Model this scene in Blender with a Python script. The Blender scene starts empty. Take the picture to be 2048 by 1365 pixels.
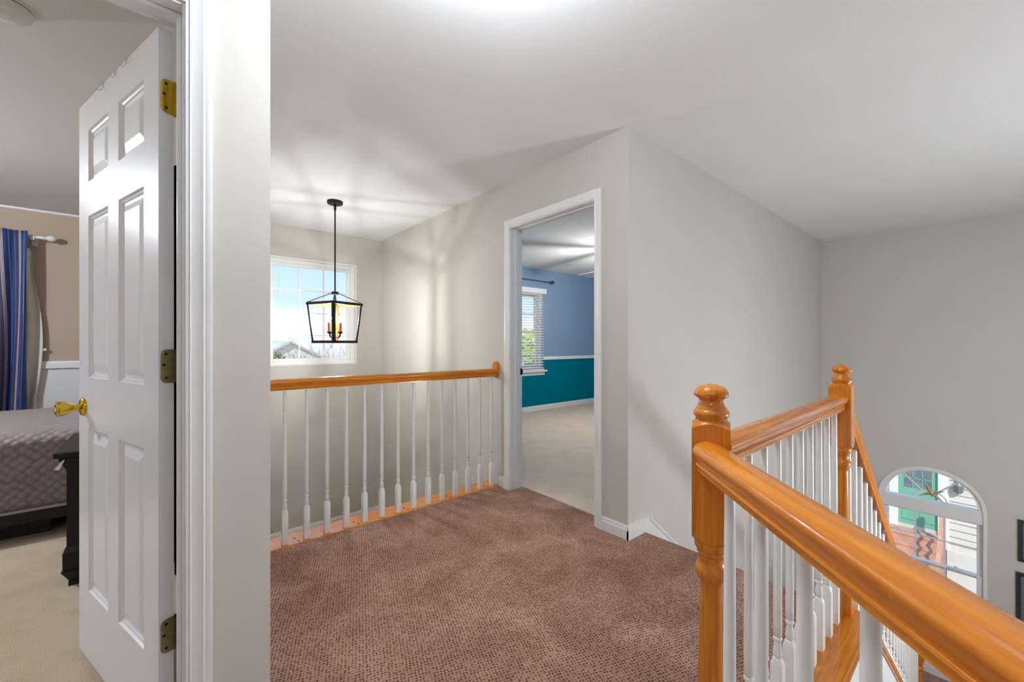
import bpy, math, random
from mathutils import Matrix, Vector
random.seed(7)
sc = bpy.context.scene
col = sc.collection
R = math.radians

# ------------------------------------------------------------------ camera
HCAM = 1.155
cam = bpy.data.cameras.new('camera')
cam.sensor_width = 36.0
cam.lens = 820.0 / 2048.0 * 36.0
cam.shift_y = 5.5 / 2048.0
cam.clip_start = 0.02
cam.clip_end = 400
camo = bpy.data.objects.new('camera', cam)
col.objects.link(camo)
camo.location = (0, 0, HCAM)
camo.rotation_euler = (R(90), 0, math.atan2(961, 820) - R(90))
sc.camera = camo

# ------------------------------------------------------------------ sky, sun, exposure
SKY = 1.25
SUN = 3.0
LAMP_HALL = 37.0
FILL_FOYER = 100.0
LAMP_PENDANT = 9.5
LAMP_BLUE = 76.0
FILL_BED = 150.0
world = bpy.data.worlds.new('sky')
sc.world = world
world.use_nodes = True
wn = world.node_tree.nodes
wl = world.node_tree.links
for n in list(wn):
    wn.remove(n)
wo = wn.new('ShaderNodeOutputWorld')
bg = wn.new('ShaderNodeBackground')
tc = wn.new('ShaderNodeTexCoord')
sep = wn.new('ShaderNodeSeparateXYZ')
rmp = wn.new('ShaderNodeValToRGB')
nz = wn.new('ShaderNodeTexNoise')
mp = wn.new('ShaderNodeMapping')
mp.inputs['Scale'].default_value = (3.0, 3.0, 14.0)
nz.inputs['Scale'].default_value = 1.6
nz.inputs['Detail'].default_value = 4
mad = wn.new('ShaderNodeMath'); mad.operation = 'MULTIPLY_ADD'
mad.inputs[1].default_value = 0.10
mad.inputs[2].default_value = -0.05
add = wn.new('ShaderNodeMath'); add.operation = 'ADD'
wl.new(tc.outputs['Generated'], sep.inputs[0])
wl.new(tc.outputs['Generated'], mp.inputs[0])
wl.new(mp.outputs[0], nz.inputs[0])
wl.new(nz.outputs['Fac'], mad.inputs[0])
wl.new(sep.outputs['Z'], add.inputs[0])
wl.new(mad.outputs[0], add.inputs[1])
wl.new(add.outputs[0], rmp.inputs[0])
e = rmp.color_ramp.elements
e[0].position = 0.0; e[0].color = (0.93, 0.94, 0.97, 1)
e[1].position = 1.0; e[1].color = (0.20, 0.42, 0.85, 1)
x = e.new(0.035); x.color = (0.90, 0.93, 0.98, 1)
x = e.new(0.10); x.color = (0.52, 0.70, 1.0, 1)
x = e.new(0.25); x.color = (0.40, 0.62, 1.0, 1)
bg.inputs[1].default_value = SKY
wl.new(rmp.outputs[0], bg.inputs[0])
wl.new(bg.outputs[0], wo.inputs[0])

sun = bpy.data.lights.new('sun', 'SUN')
sun.energy = SUN
sun.angle = R(0.6)
sun.color = (1.0, 0.95, 0.86)
suno = bpy.data.objects.new('sun', sun)
col.objects.link(suno)
suno.location = (-20, -8, 20)
suno.rotation_euler = Vector((0.60, 0.48, -0.64)).to_track_quat('-Z', 'Y').to_euler()

sc.view_settings.view_transform = 'Standard'
sc.view_settings.look = 'None'
sc.view_settings.gamma = 1.0
sc.view_settings.use_curve_mapping = False
sc.view_settings.exposure = 0.21
sc.cycles.use_denoising = True
sc.cycles.use_adaptive_sampling = True
sc.cycles.adaptive_threshold = 0.1
sc.cycles.adaptive_min_samples = 16
sc.cycles.max_bounces = 7
sc.cycles.diffuse_bounces = 5
sc.cycles.glossy_bounces = 3
sc.cycles.transparent_max_bounces = 16
sc.cycles.sample_clamp_indirect = 6.0
sc.cycles.caustics_reflective = False
sc.cycles.caustics_refractive = False

# ------------------------------------------------------------------ materials
def lin(r, g, b):
    f = lambda c: (c / 255 / 12.92) if c / 255 <= 0.04045 else ((c / 255 + 0.055) / 1.055) ** 2.4
    return (f(r), f(g), f(b), 1.0)

class NT:
    def __init__(s, name):
        s.m = bpy.data.materials.new(name)
        s.m.use_nodes = True
        s.t = s.m.node_tree
        s.n = s.t.nodes
        s.p = s.n['Principled BSDF']
    def new(s, typ, **kw):
        nd = s.n.new(typ)
        for k, v in kw.items():
            if k in nd.inputs:
                nd.inputs[k].default_value = v
            else:
                setattr(nd, k, v)
        return nd
    def link(s, a, b):
        s.t.links.new(a, b)
    def coord(s, scale=(1, 1, 1), rot=(0, 0, 0), out='Object'):
        c = s.new('ShaderNodeTexCoord')
        mpn = s.new('ShaderNodeMapping')
        mpn.inputs['Scale'].default_value = scale
        mpn.inputs['Rotation'].default_value = rot
        s.link(c.outputs[out], mpn.inputs[0])
        return mpn.outputs[0]
    def noise(s, vec, scale, detail=3, rough=0.5, dist=0.0):
        nd = s.new('ShaderNodeTexNoise')
        nd.inputs['Scale'].default_value = scale
        nd.inputs['Detail'].default_value = detail
        nd.inputs['Roughness'].default_value = rough
        nd.inputs['Distortion'].default_value = dist
        s.link(vec, nd.inputs['Vector'])
        return nd.outputs['Fac']
    def ramp(s, fac, stops):
        r = s.new('ShaderNodeValToRGB')
        el = r.color_ramp.elements
        el[0].position, el[0].color = stops[0]
        el[1].position, el[1].color = stops[-1]
        for p, c in stops[1:-1]:
            q = el.new(p); q.color = c
        s.link(fac, r.inputs[0])
        return r.outputs[0]
    def to_diffuse(s):
        d = s.new('ShaderNodeBsdfDiffuse')
        src = s.p.inputs['Base Color'].links[0].from_socket
        s.link(src, d.inputs[0])
        s.link(d.outputs[0], s.n['Material Output'].inputs[0])
        s.n.remove(s.p)
        s.p = d
    def bump(s, h, strength=0.2, dist=0.002):
        b = s.new('ShaderNodeBump')
        b.inputs['Strength'].default_value = strength
        b.inputs['Distance'].default_value = dist
        s.link(h, b.inputs['Height'])
        s.link(b.outputs[0], s.p.inputs['Normal'])

def g3(c, k):
    return (c[0] * k, c[1] * k, c[2] * k, 1)

def plain(name, c, rough=0.5, metal=0.0, spec=0.5, var=0.06, vscale=6.0, bump=0.0, bscale=120.0, coat=0.0):
    t = NT(name)
    v = t.coord()
    f = t.noise(v, vscale, 1)
    t.link(t.ramp(f, [(0.3, g3(c, 1 - var)), (0.7, g3(c, 1 + var))]), t.p.inputs['Base Color'])
    t.p.inputs['Roughness'].default_value = rough
    t.p.inputs['Metallic'].default_value = metal
    t.p.inputs['Specular IOR Level'].default_value = spec
    t.p.inputs['Coat Weight'].default_value = coat
    t.p.inputs['Coat Roughness'].default_value = 0.1
    if bump:
        t.bump(t.noise(v, bscale, 2), bump, 0.001)
    return t.m

def matte(name, c, var=0.012, vscale=1.5):
    t = NT(name)
    t.n.remove(t.p)
    d = t.new('ShaderNodeBsdfDiffuse')
    f = t.noise(t.coord(), vscale, 0)
    t.link(t.ramp(f, [(0.3, g3(c, 1 - var)), (0.7, g3(c, 1 + var))]), d.inputs[0])
    t.link(d.outputs[0], t.n['Material Output'].inputs[0])
    return t.m

def oak(name, axis, dark, mid, light, rough=0.24):
    t = NT(name)
    s = [26.0, 26.0, 26.0]
    s[axis] = 1.4
    v = t.coord(tuple(s))
    f1 = t.noise(v, 1.0, 5, 0.6, 1.6)
    s2 = [150.0, 150.0, 150.0]
    s2[axis] = 5.0
    f2 = t.noise(t.coord(tuple(s2)), 1.0, 3, 0.6)
    m = t.new('ShaderNodeMix', data_type='FLOAT')
    m.inputs[0].default_value = 0.38
    t.link(f1, m.inputs[2]); t.link(f2, m.inputs[3])
    t.link(t.ramp(m.outputs[0], [(0.30, dark), (0.47, mid), (0.66, light)]), t.p.inputs['Base Color'])
    t.p.inputs['Roughness'].default_value = rough
    t.p.inputs['Specular IOR Level'].default_value = 0.3
    t.p.inputs['Coat Weight'].default_value = 0.45
    t.p.inputs['Coat Roughness'].default_value = 0.07
    t.bump(f2, 0.06, 0.0006)
    return t.m

def emit(name, c, s):
    t = NT(name)
    t.p.inputs['Base Color'].default_value = c
    t.p.inputs['Emission Color'].default_value = c
    t.p.inputs['Emission Strength'].default_value = s
    return t.m

def glassy(name, refl=0.05, tint=(1, 1, 1, 1)):
    t = NT(name)
    t.n.remove(t.p)
    tr = t.new('ShaderNodeBsdfTransparent'); tr.inputs[0].default_value = tint
    gl = t.new('ShaderNodeBsdfGlossy'); gl.inputs['Roughness'].default_value = 0.02
    mx = t.new('ShaderNodeMixShader'); mx.inputs[0].default_value = refl
    t.link(tr.outputs[0], mx.inputs[1]); t.link(gl.outputs[0], mx.inputs[2])
    t.link(mx.outputs[0], t.n['Material Output'].inputs[0])
    return t.m

def frosted(name):
    t = NT(name)
    t.n.remove(t.p)
    tr = t.new('ShaderNodeBsdfTransparent')
    di = t.new('ShaderNodeBsdfTranslucent')
    mx = t.new('ShaderNodeMixShader'); mx.inputs[0].default_value = 0.2
    t.link(tr.outputs[0], mx.inputs[1]); t.link(di.outputs[0], mx.inputs[2])
    t.link(mx.outputs[0], t.n['Material Output'].inputs[0])
    return t.m

def glow(name, power, r, loc, parent, c=(0.905, 0.985, 1.075)):
    L = bpy.data.lights.new(name, 'POINT')
    L.energy = power; L.shadow_soft_size = r; L.color = c
    o = bpy.data.objects.new(name, L); col.objects.link(o)
    o.location = loc; par(o, parent)
    return o

def carpet_loop():
    t = NT('brown_loop_carpet')
    v = t.coord((1, 1, 0.02), (0, 0, R(20)))
    vo = t.new('ShaderNodeTexVoronoi')
    vo.inputs['Scale'].default_value = 82.0
    vo.inputs['Randomness'].default_value = 0.32
    t.link(v, vo.inputs['Vector'])
    pit = t.ramp(vo.outputs['Distance'], [(0.18, (0, 0, 0, 1)), (0.44, (1, 1, 1, 1))])
    big = t.noise(t.coord((1, 1, 0.1)), 3.2, 4, 0.6, 0.8)
    fib = t.noise(t.coord((1, 1, 0.1)), 420.0, 2)
    base = t.ramp(big, [(0.34, lin(152, 117, 102)), (0.50, lin(168, 133, 117)), (0.68, lin(184, 150, 134))])
    m1 = t.new('ShaderNodeMix', data_type='RGBA', blend_type='MULTIPLY')
    m1.inputs[0].default_value = 1.0
    t.link(base, m1.inputs[6])
    t.link(t.ramp(pit, [(0.0, (0.30, 0.25, 0.23, 1)), (1.0, (1.12, 1.12, 1.12, 1))]), m1.inputs[7])
    m2 = t.new('ShaderNodeMix', data_type='RGBA', blend_type='MULTIPLY')
    m2.inputs[0].default_value = 1.0
    t.link(m1.outputs[2], m2.inputs[6])
    t.link(t.ramp(fib, [(0.3, (0.82, 0.82, 0.82, 1)), (0.7, (1.14, 1.14, 1.14, 1))]), m2.inputs[7])
    t.link(m2.outputs[2], t.p.inputs['Base Color'])
    t.to_diffuse()
    t.bump(pit, 0.6, 0.003)
    return t.m

def carpet_plush(name, a, b):
    t = NT(name)
    big = t.noise(t.coord(), 5.0, 4, 0.6)
    fib = t.noise(t.coord(), 260.0, 3)
    base = t.ramp(big, [(0.35, a), (0.68, b)])
    m = t.new('ShaderNodeMix', data_type='RGBA', blend_type='MULTIPLY')
    m.inputs[0].default_value = 1.0
    t.link(base, m.inputs[6])
    t.link(t.ramp(fib, [(0.3, (0.72, 0.72, 0.72, 1)), (0.7, (1.15, 1.15, 1.15, 1))]), m.inputs[7])
    t.link(m.outputs[2], t.p.inputs['Base Color'])
    t.to_diffuse()
    t.bump(fib, 0.6, 0.004)
    return t.m

def grain_white(name, c, axis=2):
    t = NT(name)
    s = [55.0, 55.0, 55.0]
    s[axis] = 4.0
    f = t.noise(t.coord(tuple(s)), 1.0, 4, 0.6, 1.2)
    t.p.inputs['Base Color'].default_value = c
    t.p.inputs['Roughness'].default_value = 0.26
    t.bump(f, 0.22, 0.0009)
    return t.m

def quilt_mat():
    t = NT('mauve_quilt')
    c = t.coord((1, 1, 1), (0, 0, R(45)), 'UV')
    br = t.new('ShaderNodeTexVoronoi')
    br.inputs['Scale'].default_value = 26.0
    br.inputs['Randomness'].default_value = 0.3
    t.link(c, br.inputs['Vector'])
    puff = t.ramp(br.outputs['Distance'], [(0.0, (1, 1, 1, 1)), (0.62, (0.0, 0.0, 0.0, 1))])
    t.link(t.ramp(puff, [(0.05, lin(124, 108, 108)), (0.4, lin(146, 130, 130))]), t.p.inputs['Base Color'])
    t.p.inputs['Roughness'].default_value = 0.6
    t.p.inputs['Sheen Weight'].default_value = 0.3
    t.bump(puff, 0.6, 0.010)
    return t.m

def stripe_mat():
    t = NT('navy_striped_cloth')
    c = t.coord((1, 1, 1), (0, 0, 0), 'UV')
    sx = t.new('ShaderNodeSeparateXYZ')
    t.link(c, sx.inputs[0])
    fr = t.new('ShaderNodeMath', operation='FRACT')
    ml = t.new('ShaderNodeMath', operation='MULTIPLY'); ml.inputs[1].default_value = 8.0
    t.link(sx.outputs[0], ml.inputs[0]); t.link(ml.outputs[0], fr.inputs[0])
    navy, plum, cream, pale = lin(38, 62, 118), lin(62, 54, 84), lin(196, 180, 172), lin(120, 134, 176)
    cr = t.new('ShaderNodeValToRGB')
    cr.color_ramp.interpolation = 'CONSTANT'
    el = cr.color_ramp.elements
    el[0].position = 0.0; el[0].color = navy
    el[1].position = 0.30; el[1].color = pale
    for p, k in ((0.33, plum), (0.58, cream), (0.61, plum), (0.635, cream), (0.665, plum), (0.69, cream), (0.72, navy), (0.95, pale)):
        q = el.new(p); q.color = k
    t.link(fr.outputs[0], cr.inputs[0])
    t.link(cr.outputs[0], t.p.inputs['Base Color'])
    t.p.inputs['Roughness'].default_value = 0.75
    return t.m

OAKC = (lin(172, 92, 16), lin(208, 122, 30), lin(226, 148, 52))
M = {}
M['gray'] = matte('greige_wall_paint', lin(206, 202, 194))
M['ceil'] = matte('flat_white_ceiling_paint', lin(232, 232, 232))
M['white'] = plain('white_trim_enamel', lin(236, 236, 236), 0.32, var=0.01)
M['white_door'] = grain_white('white_embossed_door_paint', lin(232, 232, 233))
M['white_wood'] = plain('white_painted_wood', lin(234, 235, 233), 0.28, var=0.015, vscale=20)
M['oakx'] = oak('golden_oak', 0, *OAKC)
M['oakgloss'] = oak('glossy_golden_oak', 0, *OAKC, rough=0.16)
M['oakz'] = oak('golden_oak_upright', 2, *OAKC)
M['carpet'] = carpet_loop()
M['beige'] = carpet_plush('beige_plush_carpet', lin(224, 204, 184), lin(234, 215, 196))
M['beige2'] = carpet_plush('sand_plush_carpet', lin(198, 178, 153), lin(212, 194, 170))
M['tan'] = matte('tan_wall_paint', lin(186, 168, 150))
M['wains'] = matte('white_wainscot_paint', lin(226, 226, 226))
M['blue'] = matte('slate_blue_wall_paint', lin(136, 161, 190))
M['teal'] = matte('deep_teal_wall_paint', lin(0, 118, 138))
M['black'] = plain('matte_black_metal', (0.018, 0.018, 0.02, 1), 0.45, 0.6, var=0.1)
M['copper_tone'] = plain('copper_and_candlelit_metal', lin(190, 120, 70), 0.4, 0.7, var=0.1)  # candle sleeves, and candlelight painted onto the inner faces of the black cage
M['brass'] = plain('polished_brass', lin(216, 180, 60), 0.16, 1.0, var=0.06, vscale=30)
M['brass_old'] = plain('dull_brass', lin(150, 138, 96), 0.32, 1.0, var=0.15, vscale=60)
M['screw'] = plain('dark_screw_head', (0.05, 0.035, 0.015, 1), 0.4, 0.8)
M['glass'] = glassy('window_glass', 0.05)
M['navy'] = plain('navy_cloth', lin(26, 28, 52), 0.9, var=0.25, vscale=14)
M['navyball'] = plain('navy_glazed_knob', lin(20, 40, 120), 0.2, coat=0.6)
M['steel'] = plain('brushed_steel', lin(150, 150, 152), 0.3, 1.0)
M['espresso'] = plain('espresso_wood', (0.010, 0.009, 0.010, 1), 0.42, spec=0.3, var=0.2)
M['charcoal'] = plain('charcoal_fabric', (0.02, 0.02, 0.023, 1), 0.9, var=0.2, vscale=40)
M['quilt'] = quilt_mat()
M['hem'] = plain('grey_quilt_binding', lin(158, 152, 152), 0.8)
M['stripe'] = stripe_mat()
M['cream'] = plain('cream_curtain_lining', lin(224, 222, 208), 0.8, var=0.05, vscale=8)
M['plastic'] = plain('white_plastic', lin(226, 226, 224), 0.4, var=0.01)
M['slot'] = plain('dark_vent_slot', (0.03, 0.03, 0.03, 1), 0.8)
M['blind'] = plain('white_blind_slat', lin(238, 238, 240), 0.4, var=0.01)
M['gold'] = plain('antique_gold', lin(206, 190, 146), 0.35, 0.6, var=0.15, vscale=60)
M['frameblk'] = plain('black_picture_frame', (0.03, 0.03, 0.032, 1), 0.4, var=0.4, vscale=90)
M['bulb'] = glassy('clear_candle_bulb', 0.10, (1.0, 0.97, 0.92, 1))
for k_ in ('hall_lamp', 'foyer_fill', 'blue_lamp', 'bed_fill'):
    M[k_] = frosted('frosted_lamp_glass')
M['siding'] = plain('pale_vinyl_siding', lin(216, 214, 206), 0.6, var=0.02, vscale=3)
M['sidetrim'] = plain('white_house_trim', lin(240, 240, 238), 0.5, var=0.01)
M['greendoor'] = plain('green_door_paint', lin(122, 186, 160), 0.5, var=0.04, vscale=3)
M['deck'] = plain('pink_brown_step_boards', lin(206, 158, 134), 0.75, var=0.12, vscale=5)
M['found'] = plain('pale_foundation_render', lin(222, 222, 222), 0.8, var=0.03, vscale=3)
M['lawn'] = plain('winter_lawn', lin(170, 164, 120), 0.95, var=0.2, vscale=0.6)
M['sand'] = plain('tan_mulch_bed', lin(206, 178, 134), 0.95, var=0.15, vscale=3)
M['darkglass'] = plain('dark_window_glass', lin(120, 132, 140), 0.1, var=0.2, vscale=3)
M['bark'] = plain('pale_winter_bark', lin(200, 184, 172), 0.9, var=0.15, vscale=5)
M['leaf'] = plain('yellow_green_leaves', lin(168, 190, 70), 0.7, var=0.35, vscale=1.5)
M['evergreen'] = plain('evergreen_needles', lin(104, 128, 70), 0.8, var=0.3, vscale=2)
M['hedge'] = plain('haze_pale_twigs', lin(232, 229, 227), 0.95, var=0.04, vscale=0.4)  # distance haze put into the pale ridge colour
M['roof'] = plain('grey_roof_shingles', lin(206, 206, 208), 0.9, var=0.08, vscale=2)
M['housewall'] = plain('pale_house_wall', lin(228, 228, 222), 0.8, var=0.03)
M['lantern'] = plain('grey_lantern_metal', lin(120, 126, 130), 0.5, 0.4)
M['shaft'] = matte('plain_white_drywall', lin(222, 221, 218))

# ------------------------------------------------------------------ mesh builder
class MB:
    def __init__(s):
        s.v = []; s.f = []; s.mi = []; s.uv = None
    def addf(s, idx, m=0):
        s.f.append(idx); s.mi.append(m)
    def hexa(s, p, m=0):
        b = len(s.v); s.v += [tuple(q) for q in p]
        for q in ((0, 3, 2, 1), (4, 5, 6, 7), (0, 1, 5, 4), (1, 2, 6, 5), (2, 3, 7, 6), (3, 0, 4, 7)):
            s.addf(tuple(b + i for i in q), m)
        return s
    def box(s, x0, x1, y0, y1, z0, z1, m=0):
        return s.hexa([(x0, y0, z0), (x1, y0, z0), (x1, y1, z0), (x0, y1, z0), (x0, y0, z1), (x1, y0, z1), (x1, y1, z1), (x0, y1, z1)], m)
    def frustum(s, lo, hi, z0, z1, m=0):
        (a0, a1, b0, b1), (c0, c1, d0, d1) = lo, hi
        return s.hexa([(a0, b0, z0), (a1, b0, z0), (a1, b1, z0), (a0, b1, z0), (c0, d0, z1), (c1, d0, z1), (c1, d1, z1), (c0, d1, z1)], m)
    def prism(s, poly, fn, a0, a1, m=0):
        """poly: 2d outline (counter-clockwise), fn(p, a) -> 3d point"""
        b = len(s.v); n = len(poly)
        s.v += [tuple(fn(p, a0)) for p in poly] + [tuple(fn(p, a1)) for p in poly]
        for i in range(n):
            j = (i + 1) % n
            s.addf((b + i, b + j, b + n + j, b + n + i), m)
        s.addf(tuple(b + i for i in reversed(range(n))), m)
        s.addf(tuple(b + n + i for i in range(n)), m)
        return s
    def tube(s, p, q, r0, r1=None, n=8, m=0):
        p = Vector(p); q = Vector(q); r1 = r0 if r1 is None else r1
        d = (q - p).normalized()
        a = d.orthogonal().normalized(); c = d.cross(a)
        b = len(s.v)
        for (o, r) in ((p, r0), (q, r1)):
            for i in range(n):
                t = 2 * math.pi * i / n
                s.v.append(tuple(o + a * (r * math.cos(t)) + c * (r * math.sin(t))))
        for i in range(n):
            j = (i + 1) % n
            s.addf((b + i, b + j, b + n + j, b + n + i), m)
        s.addf(tuple(b + i for i in reversed(range(n))), m)
        s.addf(tuple(b + n + i for i in range(n)), m)
        return s
    def path(s, pts, r, n=8, m=0):
        for i in range(len(pts) - 1):
            s.tube(pts[i], pts[i + 1], r, r, n, m)
        return s
    def lathe(s, prof, o=(0, 0, 0), ax=(0, 0, 1), n=16, m=0):
        """prof: (radius, height) list along axis ax"""
        o = Vector(o); d = Vector(ax).normalized()
        a = Vector((1, 0, 0)) if abs(d.z) > 0.9 else d.orthogonal().normalized()
        c = d.cross(a)
        b = len(s.v)
        for (r, h) in prof:
            for i in range(n):
                t = 2 * math.pi * i / n
                s.v.append(tuple(o + d * h + a * (r * math.cos(t)) + c * (r * math.sin(t))))
        for k in range(len(prof) - 1):
            for i in range(n):
                j = (i + 1) % n
                s.addf((b + k * n + i, b + k * n + j, b + (k + 1) * n + j, b + (k + 1) * n + i), m)
        s.addf(tuple(b + i for i in reversed(range(n))), m)
        e_ = b + (len(prof) - 1) * n
        s.addf(tuple(e_ + i for i in range(n)), m)
        return s
    def grid(s, nu, nv, fn, m=0, uvfn=None):
        b = len(s.v)
        for i in range(nu):
            for j in range(nv):
                s.v.append(tuple(fn(i / (nu - 1), j / (nv - 1))))
        for i in range(nu - 1):
            for j in range(nv - 1):
                s.addf((b + i * nv + j, b + (i + 1) * nv + j, b + (i + 1) * nv + j + 1, b + i * nv + j + 1), m)
        if uvfn:
            s.uv = [uvfn(i / (nu - 1), j / (nv - 1)) for i in range(nu) for j in range(nv)]
        return s
    def mesh(s, name, mats, smooth=False):
        me = bpy.data.meshes.new(name)
        me.from_pydata(s.v, [], s.f)
        mats = mats if isinstance(mats, (list, tuple)) else [mats]
        for k in mats:
            me.materials.append(M[k])
        if len(mats) > 1:
            me.polygons.foreach_set('material_index', s.mi)
        if s.uv:
            ul = me.uv_layers.new(name='UVMap')
            for lp in me.loops:
                ul.data[lp.index].uv = s.uv[lp.vertex_index]
        if smooth:
            me.polygons.foreach_set('use_smooth', [True] * len(me.polygons))
            try:
                me.set_sharp_from_angle(angle=R(38))
            except Exception:
                pass
        me.update()
        return me
    def build(s, name, mats, parent=None, smooth=False, bev=0.0):
        return put(name, s.mesh(name, mats, smooth), parent, bev=bev)

def put(name, me, parent=None, loc=None, rot=None, bev=0.0):
    o = bpy.data.objects.new(name, me)
    col.objects.link(o)
    if loc is not None:
        o.location = loc
    if rot is not None:
        o.rotation_euler = rot
    if parent is not None:
        par(o, parent)
    if bev:
        b = o.modifiers.new('edge', 'BEVEL')
        b.width = bev; b.segments = 2; b.limit_method = 'ANGLE'
    return o

def basis(o):
    return Matrix.LocRotScale(Vector(o.location), o.rotation_euler, Vector(o.scale))

def par(o, p):
    o.parent = p
    o.matrix_parent_inverse = basis(p).inverted()

def thing(name, loc, label, cat, group=None):
    o = bpy.data.objects.new(name, None)
    o.empty_display_size = 0.05
    col.objects.link(o)
    o.location = loc
    return tag(o, label, cat, group)

def tag(o, label, cat, group=None, kind=None):
    o['label'] = label; o['category'] = cat
    if group: o['group'] = group
    if kind: o['kind'] = kind
    return o

def struct(o, label, cat):
    return tag(o, label, cat, kind='structure')

def cells(a0, a1, z0, z1, holes):
    """split a rectangle around rectangular holes"""
    As = sorted({a0, a1, *[h[0] for h in holes], *[h[1] for h in holes]})
    out = []
    for i in range(len(As) - 1):
        l, r = As[i], As[i + 1]
        if l < a0 - 1e-6 or r > a1 + 1e-6: continue
        mid = (l + r) / 2
        spans = [(z0, z1)]
        for h in holes:
            if h[0] < mid < h[1]:
                ns = []
                for s0, s1 in spans:
                    if h[2] > s0: ns.append((s0, min(s1, h[2])))
                    if h[3] < s1: ns.append((max(s0, h[3]), s1))
                spans = [q for q in ns if q[1] - q[0] > 1e-6]
        for q in spans:
            out.append((l, r, q[0], q[1]))
    return out

def wall_y(mb, y0, y1, x0, x1, z0, z1, holes=(), m=0):
    for l, r, a, b in cells(x0, x1, z0, z1, holes):
        mb.box(l, r, y0, y1, a, b, m)
    return mb

def wall_x(mb, x0, x1, y0, y1, z0, z1, holes=(), m=0):
    for l, r, a, b in cells(y0, y1, z0, z1, holes):
        mb.box(x0, x1, l, r, a, b, m)
    return mb

# ------------------------------------------------------------------ measures
XW, YC = 2.088, 1.394          # wall with doorway, wall beside the stairs
YL = 1.385                     # wall with the bedroom door
XL = 0.243                     # its free end
YW = 4.958                     # stairwell window wall
YB = 5.08                      # blue room window wall
XF = 6.309                     # foyer window wall
YT = 5.97                      # bedroom far wall
ZC = 2.44
ZF = -2.40                     # foyer floor
D2 = (1.642, 2.462, 2.066)     # doorway to blue room
D1 = (-0.735, 0.041, 2.049)    # bedroom doorway
YR = 0.419                     # rail line along the stairs
N1 = (0.940, 0.411)            # newel at the corner
NL = (0.934, 0.416)            # start of the angled baluster line
N2 = (2.210, YR)
N3 = (5.03, YR)
SL = 0.816                     # stair pitch

# ------------------------------------------------------------------ structure
m = MB()
m.box(-4.2, 7.3, -1.75, 6.2, ZC, ZC + 0.15)
struct(m.build('ceiling', 'ceil'), 'flat white painted ceiling over the landing and rooms', 'ceiling')

m = MB()   # landing floor
poly = [(-2.2, -1.6), (-0.975, -1.6), (0.96, 0.335), (2.252, 0.335), (2.252, YC), (XW, YC), (XW, D2[0]), (2.207, D2[0]), (2.207, D2[1]),
        (XW, D2[1]), (XW, 2.598), (XL, 2.598), (XL, YL), (D1[1], YL), (D1[1], YL + 0.06), (D1[0], YL + 0.06), (D1[0], YL), (-2.2, YL)]
m.prism(poly, lambda p, a: (p[0], p[1], a), -0.25, 0.0)
struct(m.build('floor', 'carpet'), 'brown textured loop carpet on the upstairs landing', 'floor')
m = MB()
m.box(-4.1, 0.128, YL + 0.06, YT, -0.25, 0.0)
struct(m.build('floor', 'beige2'), 'sand coloured plush carpet in the bedroom behind the open door', 'floor')
m = MB()
m.box(2.207, 7.1, 1.50, YB, -0.25, 0.008)
struct(m.build('floor', 'beige'), 'pale beige plush carpet in the blue room', 'floor')
m = MB()
m.box(XL, XW, 2.76, YW, -1.2, -0.95)
struct(m.build('floor', 'carpet'), 'brown carpet low in the stairwell behind the balusters', 'floor')
m = MB()
m.box(-0.98, XF, -1.6, YC, ZF - 0.2, ZF)
struct(m.build('floor', 'carpet'), 'brown carpet at the foot of the stairs', 'floor')

m = MB()   # bedroom door wall (hall side) with its free end running back
hole1 = (D1[0] - 0.018, D1[1] + 0.018, -1, D1[2] + 0.018)
wall_y(m, YL, YL + 0.0575, -2.2, XL, -0.25, ZC, [hole1])
wall_x(m, XL - 0.0575, XL, YL + 0.0575, YW, -1.2, ZC)
struct(m.build('wall_left', 'gray'), 'greige wall beside the open bedroom door ending in a corner', 'wall')
m = MB()
hole2 = (D2[0] - 0.018, D2[1] + 0.018, -0.01, D2[2] + 0.018)
wall_x(m, XW, XW + 0.058, YC + 0.058, YW, -1.2, ZC, [hole2])
struct(m.build('wall_right', 'gray'), 'greige wall with the white cased doorway to the blue room', 'wall')
m = MB()
wall_y(m, YC, YC + 0.058, XW, XF, ZF - 0.1, ZC)
struct(m.build('wall_stairs', 'gray'), 'pale greige wall beside the descending stairs', 'wall')
m = MB()
W1H = (0.36, 1.776, 0.916, 2.094)
wall_y(m, YW, YW + 0.14, XL - 0.115, XW + 0.058, -1.2, ZC, [W1H])
struct(m.build('wall_far', 'gray'), 'greige stairwell wall around the gridded window', 'wall')

# foyer wall with arched opening
AC, AA, AB, AZ = 0.445, 0.412, 0.378, -0.563
AY0, AY1, AZ0 = AC - AA, AC + AA, -1.86
m = MB()
WFH = (-1.5, -0.62, -0.1, 1.95)
wall_x(m, XF, XF + 0.14, -1.6, 1.51, ZF - 0.1, ZC, [(AY0, AY1, AZ0, AZ + AB), WFH])
NA = 24
for i in range(NA):
    t0, t1 = math.pi * i / NA, math.pi * (i + 1) / NA
    y0, z0 = AC - AA * math.cos(t0), AZ + AB * math.sin(t0)
    y1, z1 = AC - AA * math.cos(t1), AZ + AB * math.sin(t1)
    m.prism([(y0, z0), (y1, z1), (y1, AZ + AB), (y0, AZ + AB)], lambda p, a: (a, p[0], p[1]), XF, XF + 0.14)
struct(m.build('wall_foyer', 'gray'), 'shaded greige foyer wall around the arched window', 'wall')
m = MB()
wall_y(m, -1.75, -1.6, -2.35, XF + 0.14, ZF - 0.1, ZC)
wall_x(m, -2.35, -2.2, -1.6, YL, -0.25, ZC)
struct(m.build('wall_back', 'gray'), 'greige hall wall behind the viewpoint', 'wall')
m = MB()   # below the landing edge
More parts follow.
